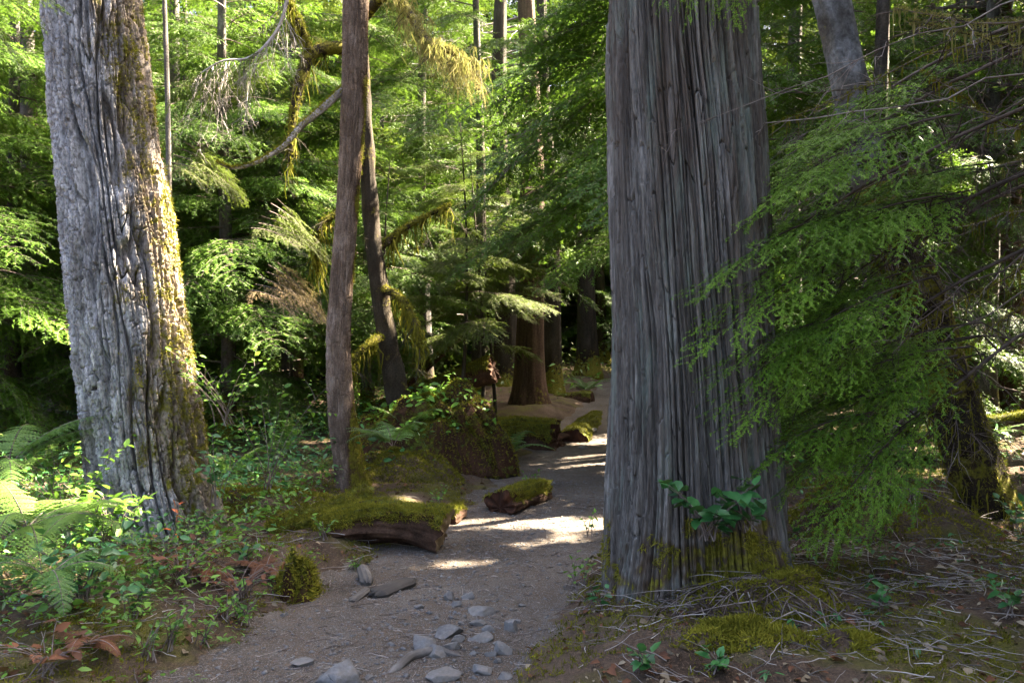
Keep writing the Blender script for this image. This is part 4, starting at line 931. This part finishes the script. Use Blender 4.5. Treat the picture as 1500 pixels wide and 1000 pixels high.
# roots hanging down the rootwad's trail side
g = Geo(); r = RNG(32)
for k, pts in enumerate([[(690, 610), (712, 650), (722, 690), (728, 735)], [(672, 600), (690, 660), (702, 700), (712, 745)], [(640, 590), (668, 620), (676, 690), (690, 740)], [(700, 600), (730, 640), (738, 690), (742, 725)], [(655, 610), (650, 660), (640, 700), (630, 745)]]):
    q = smooth_path([(*P(a, b, 9.75 + .06 * k), .05 - .008 * j) for j, (a, b) in enumerate(pts)], 30); p, d, TH, A = tube(q[:, :3], q[:, 3], 10)
    g.add(p, grid_faces(30, 10), 0, .5, np.full(p.shape[:2], .45)); g.tris(np.zeros((0, 3, 3)))
    fuzz(g, p.reshape(-1, 3), d.reshape(-1, 3), 2200, .03, 60 + k, 1, width=.008, down=.4)
g.build("roots", [M['brkrot'], M['moss']], rw, rw.location)
mound("moss_hump", "low mossy hump of needles spread round the fir's right foot", "moss hump", 380, 795, 7.4, .8, .6, .22, 33, 16000, cov=-.2)
mound("moss_hump", "feathery green moss hump in the lower right foreground", "moss hump", 1085, 965, 4.0, .34, .24, .09, 34, 9000, mat='floor', cov=.12, pw=1.6)
mound("moss_hump", "smaller feathery moss hump right of the first near the bottom edge", "moss hump", 1170, 925, 4.2, .22, .2, .07, 35, 4500, mat='floor', cov=.12, pw=1.6)
mound("moss_hump", "small moss tuft at the bottom edge below the dry leaves", "moss hump", 1235, 985, 3.95, .2, .15, .07, 39, 3500, mat='floor', cov=.1, pw=1.6)
mound("brush_mound", "dark mound of twigs and roots against the cedar's right foot", "brush mound", 1120, 800, 4.50, .62, .34, .21, 36, 9000, cov=-.05, pw=2.0)
mound("brush_mound", "dark mossy mound below the near hemlock sprays", "brush mound", 1290, 770, 6.4, .9, .6, .30, 37, 16000, cov=-.2)
mound("moss_hump", "long mossy bank behind the moss covered log and slender tree", "moss hump", 590, 745, 9.3, .7, .5, .30, 38, 22000, cov=-.35)

# ------------------------------------------------------------------ rocks
bm = bmesh.new(); bmesh.ops.create_icosphere(bm, subdivisions=4, radius=1); ICO = np.array([v.co[:] for v in bm.verts]); ICOF = np.array([[v.index for v in f.verts] for f in bm.faces]); bm.free()
def rock(name, label, px, py, wpx, hpx, seed, deep=.8, group=None, sink=.75, mat='rock'):
    r = RNG(seed); v = ICO.copy()
    for k in range(18):
        n = nrm(r.normal(size=3)); e = v @ n - r.uniform(.40, .75); v -= n * np.maximum(e, 0)[:, None] * .96
    v += .07 * noise(v * 3 + seed)[:, None] * v + .03 * noise(v * 9 + seed)[:, None] * v + .014 * noise(v * 22)[:, None] * v
    c = G(px, py + hpx * .5); y = c[1]; w = wpx / FPX * y; h = hpx / FPX * y
    ext = v.max(0) - v.min(0); v = (v - (v.max(0) + v.min(0)) / 2) / ext * np.array([w, w * deep, h * 1.15])
    v = v @ rotz(r.normal() * .15).T @ roty(r.normal() * .10).T; c[2] = Z(c[0], c[1]) if False else float(Hpath(c[0], c[1])) if abs(c[0] - trail(y)[0]) < trail(y)[1] else Z(c[0], c[1])
    o = c + np.array([0, w * deep * .4, h * (.5 - sink * .5)])
    g = Geo(); g.add(v + o, ICOF); ob = g.build(name, M[mat], None, o); return tag(ob, label, "rock", group)
SG = "stones set in the trail"
for i, (px, py, w, h, lab) in enumerate([
    (491, 990, 78, 42, "largest pale angular rock at the bottom edge of the trail"),
    (440, 975, 34, 10, "flat pale stone lying alone left of the largest rock"),
    (620, 946, 40, 26, "tilted blue grey slab leaning at the left of the stone cluster"),
    (657, 926, 44, 22, "pale blocky rock at the back of the stone cluster"),
    (703, 935, 42, 15, "flat grey stone right of the pale blocky rock"),
    (670, 938, 22, 14, "small dark stone wedged below the pale blocky rock"),
    (637, 956, 36, 20, "dark low stone just above the twisted root"),
    (661, 947, 28, 14, "grey stone between the dark low stone and the flat one"),
    (705, 897, 44, 15, "wide low stone half buried behind the cluster"),
    (700, 914, 27, 11, "small flat grey stone in front of the wide low one"),
    (717, 923, 24, 12, "small pointed grey stone beside the flat grey stone"),
    (748, 919, 22, 22, "upright blue grey stone at the trail's right edge"),
    (737, 948, 30, 24, "pale sloping stone against the right bank"),
    (685, 873, 22, 14, "small dark pyramid stone far up the trail"),
    (657, 872, 17, 18, "small upright stone left of the dark pyramid stone"),
    (669, 888, 16, 10, "small round stone below the upright stone"),
    (613, 891, 16, 9, "little blue grey stone alone in the trail's middle"),
    (706, 981, 32, 18, "brownish grey stone below the twisted root's right end"),
    (648, 996, 56, 14, "long flat slab at the bottom edge below the root"),
    (692, 957, 12, 10, "tiny pale triangular stone beside the root"),
    (728, 968, 14, 10, "tiny tan stone below the pale sloping stone"),
    (738, 993, 26, 14, "grey stone at the bottom edge against the bank"),
    (675, 913, 10, 7, "tiny pink stone above the flat grey stone"),
    (758, 912, 12, 8, "tiny white stone on the right bank's edge"),
    (540, 995, 18, 8, "small grey stone right of the largest rock"),
    (415, 905, 14, 7, "small stone at the trail's left edge below the mossy stump"),
    (718, 958, 18, 10, "small grey stone below the flat grey stone's right end"),
    (598, 968, 18, 10, "small grey stone left of the twisted root"),
    (640, 905, 9, 6, "tiny grey stone left of the wide low stone"),
    (765, 885, 11, 7, "tiny stone up the trail beside the right bank"),
    (708, 775, 14, 5, "flat pale stone in the sunlit part of the trail"),
]): rock("rock", lab, px, py, w, h, 40 + i, group=SG if i > 1 else SG, deep=.75)
for i, (px, py, lab) in enumerate([(855, 655, "dark stone at the far trail's left edge"), (868, 630, "small dark stone in the far trail")]): rock("rock", lab, px, py, 16, 8, 90 + i, group=SG)

# weathered wood and root in the trail
def slabwood(name, label, a, b, w, th, seed, mat='wood', cat="wood"):
    a = np.asarray(a, float); b = np.asarray(b, float); n = 40; nu = 40; s = np.linspace(0, 1, n); rad = np.interp(s, [0, .1, .85, 1], [w * .5, w, w * .8, w * .25]); c = bez(a, (a + b) / 2 + [0, 0, th * .3], b, n)
    p, d, TH, A = tube(c, rad, nu, lambda t, ar, rr: rr * (.30 * noise(np.stack([np.cos(t) * 3.5 + seed, np.sin(t) * 3.5, ar * 1.2], -1)) + .22 * np.abs(noise(np.stack([np.cos(t) * 9, np.sin(t) * 9 + seed, ar * 2], -1)))))
    ctr = c[:, None]; q = p - ctr; q[..., 2] *= th / w; p = ctr + q
    tt = nrm(b - a)
    for e, sg in ((0, -1), (1, -.6), (n - 1, 1), (n - 2, .6)): p[e] += tt * (sg * w * .9 * noise(np.stack([np.cos(TH[e]) * 4, np.sin(TH[e]) * 4, TH[e] * 0 + seed], -1)))[:, None]
    g = Geo(); g.add(p, grid_faces(n, nu)); g.add(np.concatenate([p[0], p[-1]]), np.array([[i, (i + 1) % nu, nu // 2] for i in range(nu)][:0] or [[0, 1, 2]]))
    for e in (0, n - 1): g.add(np.concatenate([p[e], p[e].mean(0)[None]]), np.array([[i, (i + 1) % nu, nu] for i in range(nu)]))
    o = g.build(name, M[mat], None, a, True); return tag(o, label, cat)
slabwood("weathered_wood", "split grey wood chunk lying at the trail's left edge", GP(548, 876, .02), GP(606, 856, .03), .075, .032, 1, 'woodd')
slabwood("weathered_wood", "thin grey splinter beside the split wood chunk", GP(515, 884, .015), GP(541, 866, .02), .03, .018, 2)
slabwood("weathered_wood", "pale knotted stub standing left of the split wood chunk", GP(539, 860, .02), GP(529, 846, .08), .04, .035, 3)
g = Geo(); rr_ = GP(575, 978, 0)
for k, pts in enumerate([[(560, 992, -.02, .014), (585, 980, .015, .022), (606, 968, .03, .020), (640, 961, .03, .018), (668, 963, .012, .013), (690, 962, -.015, .006)]]):

    q = smooth_path([(*GP(a, b, u), r_) for a, b, u, r_ in pts], 40); p, d, TH, A = tube(q[:, :3], q[:, 3], 20, lambda t, ar, rr: rr * .35 * noise(np.stack([np.cos(t) * 2 + k, np.sin(t) * 2, ar * 5], -1))); g.add(p, grid_faces(40, 20), 0, .5)
tag(g.build("root", M['woodd'], None, rr_, True), "twisted weathered root arching between the stones in the trail", "root")

# ------------------------------------------------------------------ ferns, shrubs, seedlings
def fern(name, label, pos, n, L, seed, mat='fern', az0=0., azw=math.pi, pitch=(.7, 1.25), bend=(.9, 1.6), group=None, wide=.22, lobes=True, dens=26):
    r = RNG(seed); t = thing(name, label, "fern", pos, group)
    for k in range(n):
        g = Geo(); az = az0 + azw * (2 * (k + .5) / n - 1) + r.normal() * .2
        fern_frond(g, pos, az, L * r.uniform(.75, 1.15), seed * 50 + k, r.uniform(*pitch), r.uniform(*bend), 0, 1, wide, dens, lobes, .5 + r.normal() * .12)
        g.build("frond", [M[mat], M['twig']], t, pos)
    return t
fern("fern", "sword fern with drooping fronds right of the slender tree's foot", GP(578, 722, .45) + [0, -.1, 0], 7, .62, 1, az0=math.pi, azw=2.2, group="ferns")
fern("fern", "upper fern draped on the mossy bank above the other fern", P(600, 640, 9.9), 6, .7, 2, az0=-1.2, azw=1.8, group="ferns")
fern("bracken_fern", "tall pale bracken with spread fronds at the far left edge", GP(40, 860, .35), 6, .75, 3, 'fernb', az0=.3, azw=2.4, wide=.30, group="ferns", pitch=(.3, .9))
fern("bracken_fern", "bright bracken frond clump high at the left edge", GP(10, 800, .55), 7, .8, 4, 'fernb', az0=-.3, azw=2.6, wide=.28, group="ferns", pitch=(.4, 1.))
fern("bracken_fern", "bluish bracken fronds hanging below the fir's left foot", GP(140, 850, .40), 5, .6, 5, 'fernb', az0=-2.0, azw=1.5, wide=.28, group="ferns", pitch=(.2, .8))
fern("bracken_fern", "small bracken in the lower left corner undergrowth", GP(70, 920, .25), 5, .5, 6, 'fern', az0=-1, azw=2.5, wide=.28, group="ferns")
for i, (px, py, y, lab) in enumerate([(330, 700, 9.5, "shaded sword fern between the fir and the slender tree"), (410, 690, 10.5, "sword fern in shade left of the slender tree"), (740, 700, 11.0, "small fern in the dark hollow under the broken log"), (860, 560, 20, "far fern on the right side of the trail's bend"),
                                  (180, 700, 10.5, "bright fern clump behind the fir's left side"), (60, 720, 10, "sunlit fern clump on the left slope"), (1420, 720, 9.5, "fern behind the leaning tree's foot"), (1330, 690, 9.5, "fern among twigs left of the leaning tree")]):
    x = (px - 750) / FPX * y; fern("fern", lab, np.array([x, y, Z(x, y)]), 8, .8, 20 + i, 'fern' if i not in (4, 5) else 'fernb', group="ferns", lobes=False, dens=34)

def shrub(name, label, pos, h, n, leafL, mat, seed, spread=.5, cat="shrub", group=None, dens=.05, ratio=.55, lean=(0, 0, 0), stem='twig', droop=0., rad=.004):
    r = RNG(seed); t = thing(name, label, cat, pos, group); st = []; LP = []; LD = []
    for k in range(n):
        az = r.uniform(0, 2 * np.pi); l = h * r.uniform(.6, 1.1); e = np.asarray(pos) + np.array([math.cos(az) * spread * l, math.sin(az) * spread * l, l]) + np.asarray(lean) * l
        m = np.asarray(pos) + np.array([math.cos(az) * spread * l * .25, math.sin(az) * spread * l * .25, l * .6]); q = bez(np.asarray(pos) + r.normal(size=3) * [.03, .03, 0], m, e, 8); q[:, 2] -= droop * l * np.linspace(0, 1, 8) ** 3
        st.append(np.column_stack([q, np.linspace(rad, rad * .3, 8)])); u = np.arange(.35, 1.01, dens / l); d0 = nrm(e - np.asarray(pos))
        sub = [(q, u)]
        for j in range(2 if h > .3 else 0):
            b = q[r.integers(3, 7)]; e2 = b + nrm(d0 + r.normal(size=3) * .8) * l * .35; q2 = bez(b, (b + e2) / 2 + r.normal(size=3) * .02, e2, 5); st.append(np.column_stack([q2, np.linspace(rad * .5, rad * .2, 5)])); sub.append((q2, np.arange(.25, 1.01, dens / (l * .35))))
        for qq, uu in sub:
            b = np.array([np.interp(uu, np.linspace(0, 1, len(qq)), qq[:, c]) for c in range(3)]).T; dd = nrm(qq[-1] - qq[0]); sd = nrm(np.cross(dd, [0, 0, 1.]) + r.normal(size=3) * .2)
            alt = np.where(np.arange(len(uu)) % 2, 1, -1)[:, None]; LP.append(b); LD.append(nrm(dd * .5 + sd * alt + r.normal(size=(len(uu), 3)) * .3 + [0, 0, -.1]))
    LP = np.concatenate(LP); LD = np.concatenate(LD); g = Geo(); thin_tubes(g, st, 0, .5, 4); g.build("stems", M[stem], t, pos)
    g = Geo(); n_ = len(LP); up = nrm(np.array([0, 0, 1.]) + r.normal(size=(n_, 3)) * .35); LL = leafL * r.uniform(.6, 1.15, n_); leaf_soup(g, LP, LD, up, LL, LL * ratio, 0, None, seed); g.build("leaves", M[mat], t, pos); return t
SH = "leafy shrubs of the undergrowth"
shrub("salal_shrub", "glossy dark green salal at the cedar's right foot", P(1040, 790, 4.40), .28, 14, .12, 'salal', 1, .8, group=SH, dens=.045, ratio=.72)
shrub("salal_shrub", "salal with large dark leaves reaching right over the brush mound", P(1090, 775, 4.45), .2, 8, .12, 'salal', 2, .9, group=SH, dens=.05, ratio=.75)
shrub("salal_shrub", "small salal seedling hugging the cedar's left foot", GP(878, 893, .0), .16, 5, .065, 'salal', 3, .6, group=SH, dens=.035, ratio=.7)
shrub("seedling", "light green leafy seedling left of the cedar's foot", GP(845, 862, .0), .20, 7, .045, 'leaf', 4, .7, group=SH, dens=.025)
shrub("seedling", "bright green sprig against the cedar's left edge", GP(862, 795, .05), .20, 3, .05, 'leaf', 5, .35, group=SH, dens=.03)
shrub("huckleberry_shrub", "yellow green huckleberry growing at the fir's right side", GP(330, 790, .85), .55, 10, .055, 'leaf', 6, .8, group=SH, dens=.05)
shrub("huckleberry_shrub", "sunlit leafy sprig arching between fir and slender tree", GP(395, 760, .25), .75, 7, .06, 'leaf', 7, .6, group=SH, dens=.045)
shrub("huckleberry_shrub", "green leaves climbing the fir's right flank", GP(318, 800, .30), .45, 6, .07, 'salal', 8, .5, group=SH, dens=.06, ratio=.7)
shrub("shrub", "dense leafy green bush hugging the fir's left foot", GP(165, 835, .12), .42, 22, .075, 'leaf', 9, .65, group=SH, dens=.05)
shrub("shrub", "sunny yellow green bush on the left slope beside the fir", GP(95, 800, .1), .55, 24, .07, 'leaf', 10, .7, group=SH, dens=.06)
shrub("shrub", "broad leafed low bush under the bracken at the left", GP(120, 890, .05), .35, 18, .085, 'salal', 11, .8, group=SH, dens=.06)
shrub("dead_shrub", "brown withered bush with curled leaves below the fir", GP(265, 860, .03), .30, 24, .065, 'brown', 12, 1.1, group=SH, dens=.06, droop=.3)
shrub("dead_shrub", "second withered brown bush beside the mossy stump", GP(350, 880, .02), .24, 18, .055, 'brown', 13, 1.2, group=SH, dens=.07, droop=.3)
shrub("dead_shrub", "brown leaf heap in the lower left corner", GP(70, 985, .0), .24, 16, .075, 'brown', 14, 1.2, group=SH, dens=.06, droop=.3)
shrub("red_leaf_sprig", "sprig of vivid orange red leaves in front of the fir", GP(263, 830, .12), .28, 2, .075, 'red', 15, .15, group=SH, dens=.06)
for i, (px, py, h, mt, lab) in enumerate([(215, 965, .22, 'leaf', "bright seedling nearest the bottom left of the trail"), (250, 950, .24, 'leaf', "bright seedling patch left of the trail's bottom corner"), (300, 945, .15, 'leaf', "small seedling at the trail's lower left edge"), (360, 915, .20, 'leaf', "upright light green seedling left of the mossy stump"),
        (330, 905, .12, 'leaf', "tiny seedling among brown leaves left of the stump"), (200, 905, .25, 'salal', "dark leafy clump amid the twigs below the fir"), (300, 800, .3, 'leaf', "slender green leaves in front of the fir's foot"), (225, 850, .3, 'leaf', "long leafed green plant left of the red sprig"),
        (360, 830, .18, 'salal', "round leafed plant right of the fir's foot"), (475, 790, .18, 'leaf', "sprig growing before the mossy logs"), (520, 838, .12, 'leaf', "tiny plant under the sunlit-ended log"), (640, 745, .2, 'leaf', "upright sprig by the mossy bank"), (775, 722, .25, 'leaf', "pale sprig in the hollow by the trail"),
        (1290, 895, .14, 'salal', "small blue green plant among the dry leaves at the right"), (940, 985, .12, 'salal', "low broad leafed plant at the bottom right of the trail"), (1050, 985, .10, 'salal', "low plant in front of the feathery moss hump"), (1015, 870, .12, 'leaf', "bright seedling right of the cedar's mossy foot"), (1480, 900, .14, 'salal', "small plant at the right edge"), (1340, 775, .2, 'salal', "salal sprig before the leaning tree"), (1490, 780, .25, 'salal', "salal at the leaning tree's right side")]):
    shrub("seedling", lab, GP(px, py, .0), h, 7, .05 if mt == 'leaf' else .07, mt, 30 + i, .55, "plant", "seedlings", .03, .5 if mt == 'leaf' else .7)

for i, (px, py, lab) in enumerate([(130, 960, "withered rust brown fern in the lower left undergrowth"), (310, 850, "withered brown fern fronds collapsed below the fir"), (390, 845, "rusty dead fern beside the mossy stump")]):
    fern("dead_fern", lab, GP(px, py, .06), 6, .27, 60 + i, 'brown', pitch=(.25, .8), bend=(.9, 1.5), wide=.26, group="withered ferns")
# ------------------------------------------------------------------ ground cover nobody could count
def scatter(n, x0, x1, y0, y1, seed, keep=None, pw=1.0):
    r = RNG(seed); x = r.uniform(x0, x1, n); y = y0 + (y1 - y0) * r.random(n) ** pw; xc, hw = trail(y); e = np.abs(x - xc) - hw
    k = np.ones(n, bool) if keep is None else keep(x, y, e, r); x, y = x[k], y[k]; return np.stack([x, y, H(x, y)], -1)
onbank = lambda lo: (lambda x, y, e, r: (e > lo) | ((e > lo - .25) & (r.random(len(x)) < .25)))
fuzz_pos = scatter(80000, -5, 5, 3.3, 9, 1, lambda x, y, e, r: (e > -.06) & (noise(np.stack([x * 1.3, y * 1.3, 0 * x], -1)) + .5 * noise(np.stack([x * 4, y * 4, 0 * x], -1)) > -.06))
g = Geo(); fuzz(g, fuzz_pos, np.tile([0, 0, 1.], (len(fuzz_pos), 1)), 140000, .024, 2, width=.007, spread=.9, tint0=.5); tag(g.build("moss", M['moss']), "patchy green moss spread over the forest soil", "moss", kind="stuff")
# fallen leaves
lp_ = scatter(5200, -5, 5, 3.2, 10, 3, onbank(.0)); lp_ = np.concatenate([lp_, scatter(2200, .4, 4.5, 3.3, 7, 4, onbank(.02))]); r = RNG(5); n_ = len(lp_)
g = Geo(); a = r.uniform(0, 2 * np.pi, n_); LL = .012 + .055 * r.random(n_) ** 1.8; leaf_soup(g, lp_ + [0, 0, .012], np.stack([np.cos(a), np.sin(a), r.normal(size=n_) * .25], -1), nrm(np.array([0, 0, 1.]) + r.normal(size=(n_, 3)) * .5), LL, LL * r.uniform(.4, .8, n_), 0, None, 6, .5, .3)
g.m[-1] = np.repeat(r.random(n_) < np.where(lp_[:, 0] < .5, .75, .45), 8).astype(int); tag(g.build("leaf_litter", [M['litter'], M['brown']]), "curled dry fallen leaves scattered over the forest floor", "leaves", kind="stuff")
# twigs
def twig_soup(pos, seed, mats, l0=.05, l1=.45, r0=.0026):
    r = RNG(seed); g = Geo(); st = []
    for p in pos:
        a = r.uniform(0, 2 * np.pi); l = r.uniform(l0, l1) * r.uniform(.4, 1); d = np.array([math.cos(a), math.sin(a), r.normal() * .12]); s = np.linspace(-.5, .5, 6)[:, None]
        q = p + d * l * s + np.cumsum(r.normal(size=(6, 3)), 0) * l * .025 + [0, 0, .012 + r.random() * .03]; q[:, 2] = np.maximum(q[:, 2], H(q[:, 0], q[:, 1]) + .003)
        st.append(np.column_stack([q, np.linspace(1, .4, 6) * r0 * r.uniform(.4, 1.3)]))
    thin_tubes(g, st, 0, lambda: r.uniform(0, .85), 4); return g
tg = np.concatenate([scatter(1100, -4.5, -.9, 3.3, 8, 7, onbank(.05)), scatter(1500, .3, 4.5, 3.3, 7.5, 8, onbank(.1)), scatter(200, .9, 3.2, 4.8, 6.2, 9, onbank(.2))])
tag(twig_soup(tg, 9, None).build("twig_litter", M['graytwig']), "grey twigs littering the ground on both sides of the trail", "twigs", kind="stuff")
# gravel
r = RNG(11); n_ = 8500; y = 3.2 + 6.5 * r.random(n_) ** 1.5; xc, hw = trail(y); x = xc + hw * np.clip(r.normal(size=n_) * .55, -1, 1); sz = .0035 + .016 * r.random(n_) ** 5
o6 = np.array([[1, 0, 0], [-1, 0, 0], [0, 1, 0], [0, -1, 0], [0, 0, 1], [0, 0, -1.]]); f8 = np.array([[0, 2, 4], [2, 1, 4], [1, 3, 4], [3, 0, 4], [2, 0, 5], [1, 2, 5], [3, 1, 5], [0, 3, 5]])
V = np.stack([x, y, Hpath(x, y)], -1)[:, None] + (o6[None] + r.normal(size=(n_, 6, 3)) * .3) * sz[:, None, None] * np.array([1, 1, .6])
g = Geo(); g.add(V.reshape(-1, 3), (np.arange(n_)[:, None, None] * 6 + f8[None]).reshape(-1, 3)); tag(g.build("gravel", M['rock']), "loose gravel strewn over the dirt footpath", "gravel", kind="stuff")

# undergrowth: leafy ground plants, far and near
def herb(n, x0, x1, y0, y1, seed, h, ll, keep, pw=1., per=7):
    r = RNG(seed); pos = scatter(n, x0, x1, y0, y1, seed, keep, pw); k = len(pos); hh = h * r.uniform(.3, 1.2, k); P_ = np.repeat(pos, per, 0); HH = np.repeat(hh, per)
    u = r.uniform(.3, 1, len(P_)); off = r.normal(size=(len(P_), 3)) * (HH * .38)[:, None] * [1, 1, .2]; P_ = P_ + off + np.stack([0 * u, 0 * u, HH * u], -1)
    a = r.uniform(0, 2 * np.pi, len(P_)); return P_, np.stack([np.cos(a), np.sin(a), r.normal(size=len(P_)) * .3 - .15], -1), ll * (.3 + 1.1 * r.random(len(P_)) ** 2), pos, hh
g = Geo(); r = RNG(20)
for args, mi in [((1150, -5.5, -1.7, 4.2, 9.5, 21, .24, .06, onbank(.22)), 0), ((1100, -6, -1.9, 4.2, 10, 22, .26, .065, onbank(.25)), 1), ((260, -3.4, -1.3, 3.8, 6, 31, .14, .045, onbank(.1)), 0), ((900, -9, -.8, 8.5, 16, 23, .5, .08, onbank(.4)), 1), ((700, -9, -.8, 9, 18, 24, .5, .08, onbank(.4)), 0),
                 ((900, 1.5, 9, 7.5, 16, 25, .5, .08, onbank(.4)), 1), ((700, 1.5, 9, 7.5, 16, 26, .5, .08, onbank(.4)), 2), ((900, -9, 11, 16, 30, 27, .7, .13, onbank(.3)), 2), ((900, -12, 14, 16, 32, 28, .7, .13, onbank(.3)), 0), ((140, 1., 4.5, 3.6, 7, 29, .12, .05, onbank(.4)), 1)]:
    p_, d_, l_, pos, hh = herb(*args); n_ = len(p_); leaf_soup(g, p_, d_, nrm(np.array([0, 0, 1.]) + r.normal(size=(n_, 3)) * .5), l_, l_ * r.uniform(.2, .6, n_), mi, None, args[5])
tag(g.build("undergrowth", [M['leaf'], M['salal'], M['yel']]), "mixed leafy undergrowth covering the forest floor", "undergrowth", kind="stuff")
# dead twigs matted over the brush mounds
r = RNG(120)
for m in [o for o in COL.objects if o.name.startswith("brush_mound")]:
    c = np.array(m.location); st = []
    for k in range(330):
        a = r.uniform(0, 2 * np.pi); q = r.random() ** .6; b = c + np.array([math.cos(a) * q * .6, math.sin(a) * q * .35, (.21 if c[1] < 5 else .34) * (1 - q ** 2.4) - .03]); l = r.uniform(.1, .4); e = b + np.array([r.normal(), r.normal() - .5, -abs(r.normal()) * .8]) * l * .7; e[2] = max(e[2], Z(e[0], e[1]) + .01)
        q2 = bez(b, (b + e) / 2 + np.array([0, 0, .1 * l]) + r.normal(size=3) * .05 * l, e, 6); st.append(np.column_stack([q2, np.linspace(.0038, .0012, 6)]))
    g = Geo(); thin_tubes(g, st, 0, lambda: r.uniform(0, .8), 4); g.build("twigs", M['twig'], m, c)
# short litter on the trail
r = RNG(130); n_ = 1600; y = 3.4 + 5.5 * r.random(n_) ** 1.3; xc, hw = trail(y); x = xc + hw * np.clip(r.normal(size=n_) * .7, -1.1, 1.1); st = []
for k in range(n_):
    a = r.uniform(0, 2 * np.pi); l = r.uniform(.015, .07) if k % 9 else r.uniform(.08, .22); d = np.array([math.cos(a), math.sin(a), 0]); q = np.array([x[k], y[k], 0]) + d * l * np.linspace(-.5, .5, 4)[:, None] + r.normal(size=(4, 3)) * l * .04
    q[:, 2] = Hpath(q[:, 0], q[:, 1]) + .003; st.append(np.column_stack([q, np.full(4, .0011 + .0012 * r.random())]))
g = Geo(); thin_tubes(g, st, 0, lambda: r.uniform(0, 1), 4); tag(g.build("needle_litter", M['twig']), "small twigs and needles dropped on the dirt footpath", "litter", kind="stuff")
